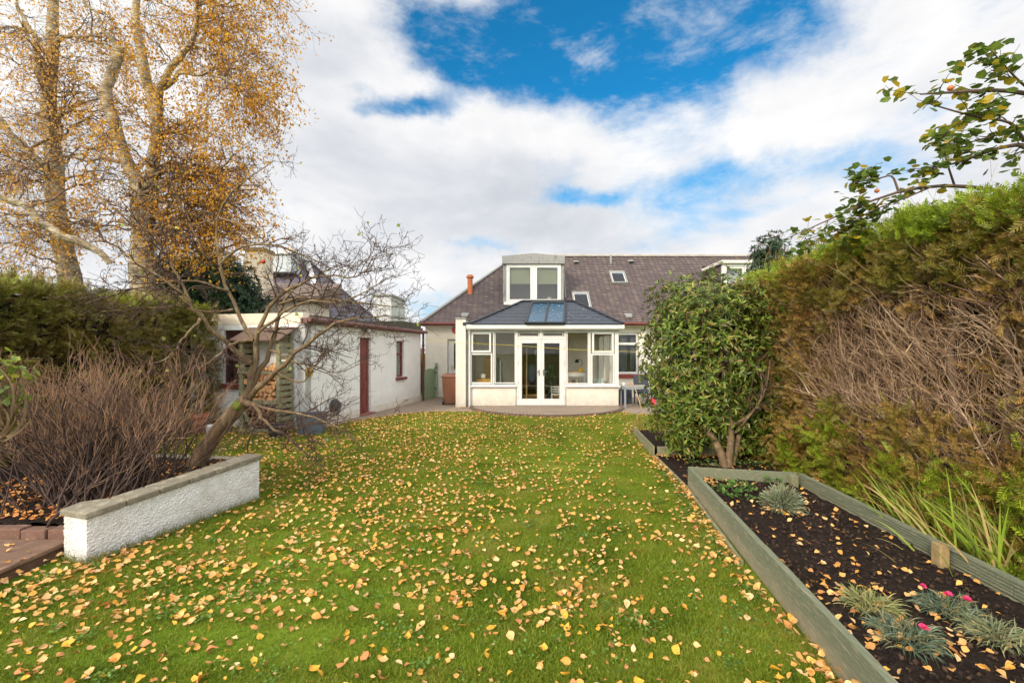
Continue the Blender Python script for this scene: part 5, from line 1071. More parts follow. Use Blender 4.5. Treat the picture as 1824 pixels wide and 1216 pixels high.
birch('pale_birch', [
 [(140,650,10.6,.40),(130,560,10.6,.36),(120,480,10.6,.32),(105,400,10.6,.28),(95,330,10.6,.26),(84,270,10.6,.26),(79,180,10.6,.24),(90,100,10.6,.2),(96,20,10.6,.15),(100,-80,10.6,.10),(104,-180,10.6,.04)],
 [(90,300,10.6,.17),(60,280,10.5,.14),(30,250,10.4,.12),(0,220,10.3,.1),(-50,180,10.2,.05)],
 [(82,180,10.6,.15),(66,110,10.5,.10),(58,60,10.5,.08),(36,20,10.4,.06),(20,-40,10.4,.03)],
 [(94,90,10.6,.10),(120,66,10.4,.06),(160,64,10.2,.05),(190,80,10.1,.02)],
 [(196,470,9.4,.09),(160,440,9.3,.11),(130,426,9.2,.12),(79,402,9.1,.12),(50,375,9.0,.11),(0,343,8.8,.10),(-60,330,8.6,.05)]],
 [(60,120,10.4,110,150,1.4,20),(20,300,10,100,120,1.2,16),(140,240,10.2,90,150,1.2,18),(60,420,9.6,120,60,1,12),(170,60,10.2,80,90,1,9),(60,-60,10.4,150,60,1.4,8),(-60,200,10,60,200,1.4,7)],
 GOLDP, 3.5, 'pale barked birch with sparse yellow leaves at the far left', (-10,10.6,G))

# ---------------- hedges
def spray_template():
    v=[]; f=[]
    def leaf(a,b,w):
        a=np.array(a);b=np.array(b);d=b-a;p=np.array([-d[1],d[0],0]);p=p/np.linalg.norm(p)*w; n=len(v); v.extend([a,(a+b)/2+p,b,(a+b)/2-p]); f.append((n,n+1,n+2,n+3))
    leaf((0,0,0),(0,1,.0),.025)
    for k in range(6):
        y=.12+k*.14; L=.34-.03*k
        for s in (-1,1): leaf((0,y,0),(s*L*.8,y+L*.75,.05*s),.036)
    leaf((0,.8,0),(.08,1.08,.04),.04)
    return [tuple(q) for q in v], f
SV,SF = spray_template()
HF = lambda y: 3.95+.05*(y-3.5)                         # hedge face
HT = lambda y: np.interp(y,[1,3.5,5,6.5,8,8.6],[2.82,2.84,2.90,2.84,2.80,2.6])
hd = thing('conifer_hedge', (4.9,5.5,G), 'tall cypress hedge, bare brown twigs on its face, bright green top', 'hedge')
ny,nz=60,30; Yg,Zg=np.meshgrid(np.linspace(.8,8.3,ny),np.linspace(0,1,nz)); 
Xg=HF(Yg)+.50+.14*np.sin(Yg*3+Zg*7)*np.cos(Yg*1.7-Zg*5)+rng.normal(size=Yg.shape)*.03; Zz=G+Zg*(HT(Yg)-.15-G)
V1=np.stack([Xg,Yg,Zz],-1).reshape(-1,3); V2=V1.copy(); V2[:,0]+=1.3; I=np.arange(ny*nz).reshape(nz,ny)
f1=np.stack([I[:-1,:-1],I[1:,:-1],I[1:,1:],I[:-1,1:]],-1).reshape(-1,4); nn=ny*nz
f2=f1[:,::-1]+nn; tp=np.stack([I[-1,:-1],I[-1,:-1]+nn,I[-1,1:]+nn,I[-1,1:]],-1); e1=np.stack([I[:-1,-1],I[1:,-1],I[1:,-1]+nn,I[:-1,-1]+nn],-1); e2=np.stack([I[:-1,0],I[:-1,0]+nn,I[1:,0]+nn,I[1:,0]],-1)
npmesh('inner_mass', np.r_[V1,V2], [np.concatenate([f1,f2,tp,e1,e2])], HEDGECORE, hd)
# bare twigs: fans leaving the inside of the hedge
def twigfan(n, yr, zr, outr, Lr, rad, bias=(-.5,.15,1.0)):
    y=rng.uniform(*yr,n); z=rng.uniform(*zr,n); z=np.minimum(z,HT(y)-.2); x=HF(y)+rng.uniform(*outr,n)
    b=np.stack([x,y,z],-1); d=norm(np.array(bias)+rng.normal(size=(n,3))*np.array([.25,.55,.45])); L=rng.uniform(*Lr,n); Q=[b]
    for k in range(6): d=norm(d+rng.normal(size=d.shape)*.16+np.array([.06,0,.03])); Q.append(Q[-1]+d*(L/6)[:,None])
    P=np.stack(Q,1); P[...,0]=np.maximum(P[...,0],HF(P[...,1])-.16+rng.uniform(0,.25,P[...,0].shape)*.6)
    return P, rng.uniform(*rad,n)[:,None]*np.linspace(1,.3,7)[None]
Pt,Rt=twigfan(1500,(1.8,8.2),(G,2.4),(.05,.42),(.4,1.0),(.0035,.009)); Pu,Ru=children(Pt,Rt,5,.30,.5,(-.1,0,.3),.13,5,.15,1,.6,.4,.0016)
Pn,Rn=twigfan(2400,(1.8,8.2),(.1,2.4),(-.16,.05),(.15,.45),(.002,.0045)); Pu=np.concatenate([Pu,Pn[:,[0,1,3,5,6]]]); Ru=np.concatenate([Ru,Rn[:,[0,1,3,5,6]]])
Pv,Rv=children(Pu[::2],Ru[::2],2,.13,.6,(-.1,0,.1),.12,4,.2,1,.7,.5,.0013)
V,Fq=merge([tubes(Pt,Rt,4),tubes(Pu,Ru,3),tubes(Pv,Rv,3)]); npmesh('bare_twigs', V, Fq, HEDGETW, hd)
bl=[]   # stems inside
for k in range(16):
    y=2.2+k*.4+rng.uniform(-.1,.1); bl.append(resample([(HF(y)+.32,y,G,.05),(HF(y)+.2+rng.uniform(-.05,.1),y+rng.uniform(-.15,.15),1.0,.036),(HF(y)+.1,y+rng.uniform(-.3,.3),1.8,.025),(HF(y)+.1,y+rng.uniform(-.4,.4),2.5,.012)],9))
bl=np.array(bl); V,Fq=tubes(bl[...,:3],bl[...,3],7); npmesh('stems', V, Fq, M('hedge_stem','9A826C','7E6854',scale=6,c3='B09880',bump=.5), hd, True)
# a few thick dead limbs curving up and away across the bare face
nb=60; y=rng.uniform(3.2,6.3,nb); b=np.stack([HF(y)+.12,y,rng.uniform(.1,1.5,nb)],-1); d=norm(np.array([-.12,.35,1.])+rng.normal(size=(nb,3))*[.12,.35,.25]); Q=[b]; L_=rng.uniform(.6,1.3,nb)
for k in range(9): d=norm(d+rng.normal(size=d.shape)*.12+np.array([0,.05,.0])); Q.append(Q[-1]+d*(L_/9)[:,None])
P=np.stack(Q,1); P[...,0]=np.clip(P[...,0],HF(P[...,1])-.10,HF(P[...,1])+.2); P[...,2]=np.minimum(P[...,2],2.5); Rr=rng.uniform(.006,.014,nb)[:,None]*np.linspace(1,.3,10)[None]
Pq,Rq=children(P,Rr,9,.42,.5,(-.05,.1,.35),.16,7,.1,1,.6,.3,.002); Pr,Rr2=children(Pq,Rq,4,.18,.6,(0,0,.2),.15,5,.2,1,.6,.4,.0014)
V,Fq=merge([tubes(P,Rr,6),tubes(Pq,Rq,4),tubes(Pr,Rr2,3)]); npmesh('dead_limbs', V, Fq, LF('pale_dead_twigs',['8E745C','A88C72','BEA284','D2B898','7A624C'],.05,.9), hd)
# foliage grows in clumps, with dark gaps between
def sprays(n, fpos, dirb, size, spread=.6):
    pos=fpos(n); D=norm(np.array(dirb)+rng.normal(size=(len(pos),3))*spread); X_,Y_,Z_=frames(D)
    return scatter(SV,SF,pos,rng.uniform(*size,len(pos)),X_,Y_,Z_)
def bare(y,z): return (((y-5.0)/1.5)**2+((z-1.55)/1.02)**2 < 1+.35*np.sin(y*5+z*3)) | (((y-3.3)/.9)**2+((z-1.3)/.75)**2 < .8+.5*np.sin(y*9+z*6))
def clumps(n, per, yr, zf, sg, outr=(-.14,.12), keep=.1):
    m=n//per; y=rng.uniform(*yr,m); z=zf(y,m); ok=(~bare(y,z))|(rng.uniform(size=m)<keep); y=y[ok]; z=z[ok]; o=rng.uniform(*outr,len(y))
    y=np.repeat(y,per)+rng.normal(0,sg,len(y)*per); zz=np.repeat(z,per)+rng.normal(0,sg*.8,len(y)); x=HF(y)+np.repeat(o,per)+rng.normal(0,sg*.5,len(y))
    return np.stack([x,y,np.clip(zz,G+.02,HT(y)+.05)],-1)
def top_up(n):
    y=rng.uniform(1.2,8.4,n); x=HF(y)+rng.uniform(-.08,1.6,n); return np.stack([x,y,HT(y)-.05+rng.normal(0,.05,n)+.10*np.clip(x-HF(y),0,.6)],-1)
V,Fq=merge([sprays(3000,lambda n:clumps(n,26,(1.2,8.3),lambda y,m:HT(y)-.0-rng.uniform(0,1,m)**2*.22,.09,(-.16,.1),1.),(-.6,.0,.65),(.07,.16)), sprays(4600,top_up,(-.2,0,1),(.08,.2),.5)]); npmesh('green_foliage', V, Fq, HGREEN, hd)
V,Fq=merge([sprays(6500,lambda n:clumps(n,26,(1.4,8.3),lambda y,m:HT(y)-.08-rng.uniform(0,1,m)*.62,.07,(-.18,.2),.8),(-.6,0,.5),(.08,.18)),
 sprays(3200,lambda n:clumps(n,26,(5.8,8.4),lambda y,m:rng.uniform(.3,2.7,m),.09,(-.16,.1),.4),(-.7,0,.4),(.06,.13)),
 sprays(3000,lambda n:clumps(n,26,(1.8,7.5),lambda y,m:G+rng.uniform(0,1,m)*1.1,.09,(-.36,.05),.8),(-.6,0,.5),(.07,.14))]); npmesh('olive_foliage', V, Fq, HOLIVE, hd)
V,Fq=merge([sprays(3000,lambda n:clumps(n,28,(1.4,8.3),lambda y,m:HT(y)-.15-rng.uniform(0,1,m)*.75,.10,(-.1,.2),.6),(-.7,0,.3),(.07,.15)),
 sprays(9000,lambda n:clumps(n,30,(6.0,8.5),lambda y,m:rng.uniform(.05,2.75,m),.10,(-.18,.15),.35),(-.8,-.1,.3),(.07,.16)),
 sprays(5200,lambda n:clumps(n,30,(1.6,8.0),lambda y,m:G+rng.uniform(0,1,m)**1.3*1.0,.11,(-.38,.1),.8),(-.7,-.1,.4),(.07,.15)),
 sprays(2400,lambda n:clumps(n,24,(2,6.5),lambda y,m:rng.uniform(.4,2.3,m),.08,(-.05,.2),.30),(-.8,0,.3),(.06,.13)),
 sprays(2800,lambda n:clumps(n,26,(1.6,3.9),lambda y,m:rng.uniform(.3,2.6,m),.09,(-.1,.2),.5),(-.8,0,.3),(.06,.14))]); npmesh('brown_foliage', V, Fq, HBROWN, hd)
V,Fq=sprays(1800,lambda n:clumps(n,30,(2.6,6.6),lambda y,m:G+rng.uniform(0,1,m)**1.6*.8,.09,(-.45,-.1),1.),(-.6,-.3,.5),(.09,.19),.45); npmesh('lower_green_foliage', V, Fq, HGREEN, hd)

# left hedge
lh = thing('left_hedge', (-7.2,8.3,G), 'dark green and brown cypress hedge running along the left behind the twiggy shrub', 'hedge')
LXF=lambda y:-6.75+.045*(y-6.1)
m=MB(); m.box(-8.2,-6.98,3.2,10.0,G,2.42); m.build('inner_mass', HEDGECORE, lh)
def lface(n): m=n//24; y=np.repeat(rng.uniform(4.6,10.2,m),24)+rng.normal(0,.09,m*24); z=np.clip(np.repeat(rng.uniform(G,2.5,m),24)+rng.normal(0,.08,m*24),G,2.58); n=m*24; return np.stack([LXF(y)+np.repeat(rng.uniform(-.26,.08,n//24),24)+rng.normal(0,.03,n),y,z],-1)
def ltop(n): y=rng.uniform(4.2,10.2,n); return np.stack([LXF(y)+rng.uniform(-1.3,.08,n),y,2.46+rng.normal(0,.07,n)+.09*np.sin(y*3)+.06*np.sin(y*7+1)],-1)
def lend(n): x=rng.uniform(-8,-6.4,n); return np.stack([x,10.1+rng.uniform(-.1,.1,n),rng.uniform(G,2.45,n)],-1)
V,Fq=merge([sprays(11000,lface,(.7,-.2,.35),(.09,.2)),sprays(3400,ltop,(.2,0,1),(.09,.2)),sprays(800,lend,(.3,-.8,.3),(.09,.2))]); npmesh('foliage', V, Fq, LEFTH, lh)
V,Fq=sprays(350,lambda n:np.stack([LXF((y:=rng.uniform(4.4,10.1,n)))+rng.uniform(-.25,.08,n),y,2.46+rng.normal(0,.05,n)],-1),(.3,0,.9),(.10,.2)); npmesh('top_growth', V, Fq, HGREEN, lh)
Pt2=[]; n=500; y=rng.uniform(4.6,10.4,n); b=np.stack([LXF(y)-.25,y,rng.uniform(.1,2.3,n)],-1); d=norm(np.array([.7,-.1,.5])+rng.normal(size=(n,3))*.45); P=b[:,None]+d[:,None]*np.linspace(0,.5,5)[None,:,None]; V,Fq=tubes(P,np.full((n,1),.004)*np.linspace(1,.4,5)[None],3); npmesh('bare_twigs', V, Fq, HEDGETW, lh)

def bush(name, c, rad, nw, size, mat, label, cat='bush', per=6, whorl=True, stems=True, boxy=1., lo=.75, tmpl=(LONG_V,LONG_F), base=None):
    t = thing(name, base or (c[0],c[1],G), label, cat)
    D = norm(rng.normal(size=(nw,3))); D = np.sign(D)*np.abs(D)**boxy; D/=np.max([np.linalg.norm(D,axis=1)**0],axis=0)[:,None]
    D = norm(D) if boxy==1. else D/np.maximum((np.abs(D)**4).sum(1,keepdims=True)**.25,1e-6)
    bumpy = 1+.10*np.sin(D[:,0]*7+1)*np.cos(D[:,2]*6)+.08*np.sin(D[:,1]*9+D[:,2]*5)
    rr = rng.uniform(lo,1.0,nw)*bumpy; C = np.array(c)+D*rr[:,None]*np.array(rad)
    Dn = norm(D+np.array([0,0,.35])+rng.normal(size=D.shape)*.25)
    pos=np.repeat(C,per,0); ax=np.repeat(Dn,per,0); q=norm(np.cross(ax,rng.normal(size=ax.shape))); dirs=norm(q*.9+ax*rng.uniform(.1,.8,(len(ax),1))+np.array([0,0,-.15])); Z_=norm(ax-(ax*dirs).sum(1,keepdims=True)*dirs); X_=np.cross(dirs,Z_)
    V,Fq=scatter(tmpl[0],tmpl[1],pos,rng.uniform(.6,1.15,len(pos))*size,X_,dirs,Z_); npmesh('foliage', V, Fq, mat, t)
    if stems:
        k=rng.choice(nw,min(nw,260),replace=False); S=np.array([c[0],c[1],max(c[2]-rad[2]*.8,G)])+rng.normal(size=(len(k),3))*np.array(rad)*.12; tt=np.linspace(0,1,7)[None,:,None]; mid=(S+C[k])/2+rng.normal(size=S.shape)*.12
        P=(1-tt)**2*S[:,None]+2*tt*(1-tt)*mid[:,None]+tt*tt*C[k][:,None]; V,Fq=tubes(P,rng.uniform(.005,.013,len(k))[:,None]*np.linspace(1.3,.4,7)[None],4); npmesh('stems', V, Fq, M(name+'_stem','8A7252','6A563E'), t)
    return t
rh = bush('rhododendron', (3.20,7.55,1.50), (.95,.95,1.33), 5200, .105, RHODO, 'rounded glossy green rhododendron bush between the lawn and the hedge', per=6, boxy=.8, lo=.55, base=(3.1,6.8,G))
rtr = np.array([L3(l,10) for l in ([(1292,832,6.7,.07),(1285,800,6.75,.055),(1262,770,6.8,.05),(1240,740,7.0,.035),(1215,700,7.2,.02)],[(1296,832,6.7,.065),(1304,795,6.75,.05),(1303,750,6.8,.045),(1290,690,7.0,.03),(1280,600,7.2,.018)],[(1302,832,6.75,.05),(1314,800,6.8,.04),(1318,760,6.9,.035),(1330,700,7.0,.025),(1340,620,7.1,.014)],[(1300,760,6.8,.025),(1330,745,6.7,.022),(1352,725,6.6,.02),(1362,690,6.6,.014),(1350,650,6.7,.008)],[(1310,770,6.8,.02),(1336,740,6.6,.016),(1365,700,6.5,.012),(1372,640,6.6,.006)])]); V,Fq=tubes(rtr[...,:3],rtr[...,3],8); npmesh('trunk', V, Fq, M('rhodo_trunk','7E684C','5E4C36',scale=6,bump=.6,c3='98805C'), rh, True)
n=900; c0=np.array([3.55,6.95,.75]); Pz,Rz=children(rtr[...,:3],np.minimum(rtr[...,3],.012),16,.5,.8,(0,0,.1),.25,6,.3,1,.6,.4,.003); V,Fq=tubes(Pz,Rz,4); npmesh('bare_branches', V, Fq, TWIGA, rh)
k=1500; pos=np.c_[rng.uniform(2.4,4.0,k),rng.uniform(6.75,7.5,k),rng.uniform(.10,.9,k)]; pos=pos[(np.abs(pos[:,0]-3.1)>.3)|(pos[:,2]>.42)]; pos=np.repeat(pos,5,0)+rng.normal(size=(len(pos)*5,3))*.01; D=norm(rng.normal(size=pos.shape)+[0,-.2,.1]); X_,Y_,Z_=frames(D); V,Fq=scatter(LONG_V,LONG_F,pos,rng.uniform(.07,.14,len(pos)),X_,Y_,Z_); npmesh('lower_foliage', V, Fq, RHODO, rh)
bush('holly_bush', (5.15,9.2,3.3), (.42,.45,.72), 900, .10, HOLLY, 'dark holly with upright tips rising behind the far end of the hedge', per=6, lo=.3)
bush('dark_evergreen_bush', (5.05,7.0,3.05), (.68,.5,.42), 1200, .075, HOLLY, 'dark small-leaved evergreen showing over the hedge below the apple branches', per=5, lo=.3)
bush('left_evergreen', (-8.2,12.2,2.9), (1.5,1.1,1.45), 3200, .17, HOLLY, 'large dark evergreen bush under the birches beside the neighbour\'s wall', per=6, lo=.7)
bush('far_left_evergreen', (-10.5,12.5,2.2), (1.8,1.2,1.2), 700, .14, HOLLY, 'dark evergreen bush half hidden behind the left hedge below the pale birch', per=6, lo=.7)
bush('yellow_green_shrub', (-4.42,4.02,1.28), (.14,.2,.42), 60, .085, YGREEN, 'broad leaved yellow green shrub at the left edge of the picture', per=4, lo=.3, tmpl=(LEAF_V,LEAF_F))
bush('orange_bush', (-3.65,18.6,.9), (.4,.4,.9), 200, .12, LF('orange_leaf',['C8501C','D8642A','B04018'],.3), 'bright orange bush glimpsed over the green gate', per=5)

# apple tree: trunk behind the hedge, branches reaching out over it
ap_ = thing('apple_tree', (6.3,4.2,G), 'apple tree branches with green and yellow leaves reaching over the hedge', 'tree')
al_ = [
 [(6.3,4.2,G,.11),(6.25,4.2,1.5,.10),(6.1,4.3,2.6,.085),(5.9,4.3,3.3,.06)],
 [(5.9,4.3,3.3,.05),(5.6,4.2,3.7,.03),*[ (*at(p,q,Y),r) for p,q,Y,r in ((1810,158,4.1,.018),(1740,162,4.0,.015),(1690,165,3.9,.012),(1640,168,3.8,.006))]],
 [(5.9,4.3,3.2,.045),*[ (*at(p,q,Y),r) for p,q,Y,r in ((1824,250,4.5,.022),(1760,268,4.5,.014),(1700,295,4.5,.011),(1640,300,4.5,.006))]],
 [(6.0,4.5,2.9,.045),*[ (*at(p,q,Y),r) for p,q,Y,r in ((1740,330,5.0,.022),(1650,328,5.0,.016),(1580,345,5.0,.013),(1520,370,5.0,.010),(1450,405,5.0,.006),(1400,425,5.0,.004))]],
 [(6.0,4.5,2.9,.04),*[ (*at(p,q,Y),r) for p,q,Y,r in ((1720,360,5.1,.018),(1650,370,5.1,.014),(1600,395,5.1,.010),(1565,425,5.1,.005))]],
 [*[ (*at(p,q,Y),r) for p,q,Y,r in ((1824,250,4.5,.02),(1800,215,4.0,.010),(1740,210,3.9,.009),(1690,195,3.9,.007),(1655,185,3.85,.004))]],
 [*[ (*at(p,q,Y),r) for p,q,Y,r in ((1850,170,4.1,.015),(1815,145,4.0,.009),(1790,118,3.9,.006),(1764,88,3.9,.003))]],
 [*[ (*at(p,q,Y),r) for p,q,Y,r in ((1600,340,5.0,.012),(1590,310,5.0,.009),(1560,320,5.0,.007),(1520,325,5.0,.004))]],
 [*[ (*at(p,q,Y),r) for p,q,Y,r in ((1620,395,5.1,.010),(1560,400,5.1,.008),(1500,408,5.1,.006),(1440,425,5.1,.004))]],
 [*[ (*at(p,q,Y),r) for p,q,Y,r in ((1700,330,5.0,.012),(1690,300,4.9,.009),(1680,265,4.8,.007),(1690,240,4.8,.004))]],
 [*[ (*at(p,q,Y),r) for p,q,Y,r in ((1660,332,5.0,.010),(1620,350,5.0,.008),(1560,372,5.0,.006),(1520,395,5.0,.004))]],
 [*[ (*at(p,q,Y),r) for p,q,Y,r in ((1850,225,4.4,.015),(1800,235,4.4,.010),(1740,250,4.4,.007),(1700,262,4.4,.004))]],
]
A=np.array([resample(l,14) for l in al_]); P0=A[...,:3]; R0=A[...,3]; Pa,Ra=children(P0[1:],np.minimum(R0[1:],.01),13,.24,.75,(0,0,.1),.2,6,.38,1,.6,.4,.0025)
V,Fq=tubes(P0,R0,8); npmesh('branches', V, Fq, M('apple_bark','6A5448','54423A',scale=6), ap_, True); V,Fq=tubes(Pa,Ra,4); npmesh('twigs', V, Fq, TWIGA, ap_)
n=int(len(Pa)*8); i_=rng.integers(0,len(Pa),n); pos=Pa[i_,rng.integers(2,6,n)]; D=norm(np.c_[rng.normal(size=(n,2)),rng.normal(-.25,.4,n)]); X_,Y_,Z_=frames(D,(0,0,1.2)); pos+=rng.normal(size=pos.shape)*.03; V,Fq=scatter(LEAF_V,LEAF_F,pos,rng.uniform(.08,.14,n),X_,Y_,Z_)
keep=np.ones(n,bool); npmesh('leaves', V, Fq, APPLEL, ap_)
m=MB()
for px,py,Y in ((1693,157,3.9),(1562,340,5.0),(1608,388,5.1)): m.lathe(at(px,py,Y), [(.004,-.024),(.022,-.012),(.024,.006),(.012,.02)], 10)
m.build('apples', M('apple_skin','C87838','B05830',rough=.35), ap_, smooth=True)

# strap-leaved plants at the hedge foot
def straps(name, c, n, L, W, mat, label, spread=.25, out=.5, cat='plant', droop=.9, K=8):
    t=thing(name,(c[0],c[1],c[2]),label,cat); b=np.array(c)+np.c_[rng.normal(0,spread,n),rng.normal(0,spread,n),np.zeros(n)]
    d=norm(np.c_[rng.normal(0,out,(n,2)),np.ones(n)]+np.c_[(b-np.array(c))[:,:2]*1.2,np.zeros(n)]); Ls=rng.uniform(.5,1,n)*L; Q=[b]
    for k in range(K-1): d=norm(d+np.array([0,0,-droop/(K-1)])*(k/K*2)); Q.append(Q[-1]+d*(Ls/(K-1))[:,None])
    P=np.stack(Q,1); P[...,2]=np.maximum(P[...,2],c[2]-.01+rng.uniform(0,.03)); w=W*np.sin(np.linspace(.5,np.pi*.99,K))[None]*rng.uniform(.6,1.1,n)[:,None]
    V,Fq=ribbons(P,w); npmesh('leaves', V, Fq, mat, t); return t
straps('crocosmia', (3.74,3.35,G), 380, .85, .016, CROCO, 'large clump of arching yellow green strap leaves spilling over the timber rail', .19, .3)
straps('crocosmia', (3.85,4.1,G), 240, .75, .015, CROCO, 'smaller clump of strap leaves further along the foot of the hedge', .16, .35)
straps('dry_grass', (3.0,9.2,G+.1), 130, .45, .008, LF('dry_grass',['B8A060','A08848','8A9040','C8B480'],.3), 'tuft of dry straw coloured grass in the low bed below the rhododendron', .25, .5)
straps('dead_stems', (2.55,9.6,G), 26, .55, .008, LF('dead_stem',['8A6A48','7A5A3C'],.1), 'few thin brown dead stems at the corner of the low bed', .08, .2, droop=.1)
def dianthus(c, r, n, label, flowers, mat=DIANTH):
    t=thing('pink_plant',c,label,'plant','grey green pinks in the raised bed'); u=rng.uniform(0,2*np.pi,n); q=rng.uniform(0,1,n)**.5*r*.8
    b=np.array(c)+np.c_[np.cos(u)*q,np.sin(u)*q,rng.uniform(.0,.05,n)]; d=norm(np.c_[np.cos(u)*(q/r),np.sin(u)*(q/r),np.full(n,.8)]+rng.normal(size=(n,3))*.35); Ls=rng.uniform(.045,.105,n); P=[b]
    for k in range(4): d=norm(d+np.array([0,0,-.30])); P.append(P[-1]+d*(Ls/4)[:,None])
    P=np.stack(P,1); V,Fq=ribbons(P,np.array([.004,.006,.006,.004,.001])[None]); npmesh('leaves', V, Fq, mat, t)
    for (fx,fy,fz) in flowers:
        cc_=np.array(c)+np.array([fx,fy,fz]); pos=np.repeat(cc_[None],22,0); D=norm(np.c_[rng.normal(size=(22,2)),rng.uniform(.1,.9,22)]); X_,Y_,Z_=frames(D,(0,0,1)); V,Fq=scatter(LEAF_V,LEAF_F,pos,rng.uniform(.024,.04,22),X_,Y_,Z_); fl=npmesh('flower', V, Fq, PINK, t)
        V,Fq=tubes(np.stack([cc_-[0,0,.07],cc_-[0,0,.03],cc_])[None],np.full((1,3),.0015),4); npmesh('flower_stalk', V, Fq, WEED, fl)
ZB=.06
def gp(px,py): Y=(CAMZ-ZB)*F/(py-626); return ((px-912)/F*Y,Y,ZB)
dianthus(gp(1548,1082),.15,380,'green tufted plant without flowers, left of the grey tufts in the raised bed',[],LF('grey_green_b',['7A8452','94985E','66704C','A89C68'],.2))
dianthus(gp(1690,1092),.16,420,'grey green tufted plant with three pink flowers, furthest back of the tufts',[(-.10,.06,.13),(-.02,-.02,.12),(.04,-.07,.12)])
dianthus(gp(1615,1140),.17,440,'grey green tufted plant with one pink flower nearest the camera',[(.03,-.07,.11)])
dianthus(gp(1775,1138),.15,380,'grey green tufted plant without flowers at the right edge of the bed',[],LF('grey_green_c',['6E7A5A','8A9068','5E6A50','A09A6E'],.2))
c=gp(1393,905); t=thing('lavender_bush',c,'rounded silvery sage green lavender bush at the far end of the raised bed','bush'); n=900; u=norm(rng.normal(size=(n,3))*[1,1,.9]+[0,0,.5]); L_=rng.uniform(.13,.23,n); P=np.array(c)[None,None]+np.array([0,0,.03])+u[:,None]*(np.linspace(.35,1,5)[None,:,None])*L_[:,None,None]+rng.normal(size=(n,5,3))*.006; P[...,2]=np.maximum(P[...,2],ZB)
V,Fq=tubes(P,np.full((n,1),.004)*np.linspace(.8,1,5)[None],3); npmesh('foliage', V, Fq, LAVEN, t)
V,Fq=tubes(P[:60],np.full((60,1),.004),3); npmesh('stems', V, Fq, TWIGA, t)
def weed(c,r,n,size,label,mat=WEED):
    t=thing('leafy_weed',c,label,'plant','leafy weeds in the beds'); u=rng.uniform(0,2*np.pi,n); q=rng.uniform(0,1,n)**.6*r; pos=np.array(c)+np.c_[np.cos(u)*q,np.sin(u)*q*.7,rng.uniform(.01,.09,n)]; D=norm(np.c_[np.cos(u),np.sin(u),rng.normal(.3,.4,n)]); X_,Y_,Z_=frames(D,(0,0,1)); V,Fq=scatter(LEAF_V,LEAF_F,pos,rng.uniform(.6,1.1,n)*size,X_,Y_,Z_); npmesh('foliage', V, Fq, mat, t)
weed(gp(1300,872),.26,90,.07,'low green leafy plant in the far left corner of the raised bed'); weed(gp(1325,890),.20,60,.06,'low leafy plant just in front of the far corner one in the bed'); weed(gp(1375,862),.14,40,.06,'blue green low plant close behind the lavender bush')
weed((2.75,6.7,G+.03),.25,90,.05,'patch of small leaves on the border soil left of the rhododendron trunk'); weed((3.5,6.6,G+.03),.3,120,.06,'dark leafy clump at the right foot of the rhododendron trunk')
for (px,py,r,lab) in ((1270,830,.05,'small tan stone on the border soil behind the raised bed'),(1490,870,.07,'grey stone at the foot of the hedge behind the timber rail')):
    Y=(CAMZ-G)*F/(py-626); m=MB(); m.lathe(((px-912)/F*Y,Y,G), [(r,0),(r*1.1,r*.3),(r*.7,r*.8),(r*.2,r)], 9); o=m.build('stone', CAPSTONE, base=((px-912)/F*Y,Y,G)); tag(o,lab,'stone')
# grass verge plants of the lawn edge
# ---------------- grass
def patch_mesh(name, n, size, hr, wr):
    b=np.c_[rng.uniform(-size/2,size/2,(n,2)),np.full(n,-.012)]; d=norm(np.c_[rng.normal(0,.55,(n,2)),np.ones(n)]); L=rng.uniform(*hr,n); P=[b,b+d*(L*.55)[:,None]]; d2=norm(d+np.c_[rng.normal(0,.5,(n,2)),np.full(n,-.2)]); P.append(P[-1]+d2*(L*.45)[:,None])
    P=np.stack(P,1); W=rng.uniform(*wr,n)[:,None]*np.array([1,.8,.12])[None]; V,Fq=ribbons(P,W); me=npmesh(name,V,Fq,GRASS); return me
src=[]
for i,(nb,hr,wr) in enumerate(((5200,(.018,.045),(.0022,.0045)),(5200,(.02,.05),(.0022,.0045)))):
    o=patch_mesh('grass_patch',nb,.56,hr,wr); src.append(o)
S=.5; pts=[]
for yy in np.arange(1.9,12.9,S):
    for xx in np.arange(-7.0,5.0,S):
        c_=(xx+.25,yy+.25)
        if abs(c_[0])>1.2*c_[1]+.6: continue
        if c_[0] > edge_x(c_[1])-.16 and c_[1] < 9.2: continue
        if c_[1]<7.0 and c_[0]<-2.75 and c_[1]>3.6: 
            if c_[0] < -3.42+.31*(c_[1]-3.7)+.35 or c_[1] > 5.2: continue
        if c_[0]<-3.45 and c_[1]<4.2: continue
        if in_poly(np.array(c_[0]),np.array(c_[1]-.0),PATH): continue
        if in_poly(np.array(c_[0]),np.array(c_[1]),ell(d=.15)): continue
        sd_=S2=SX.inverted()@Vector((c_[0],c_[1],0))
        if -SWD-.3<sd_.x<.3 and -.25<sd_.y<6.2: continue
        pts.append((c_[0],c_[1],G+.0))
pts=np.array(pts)
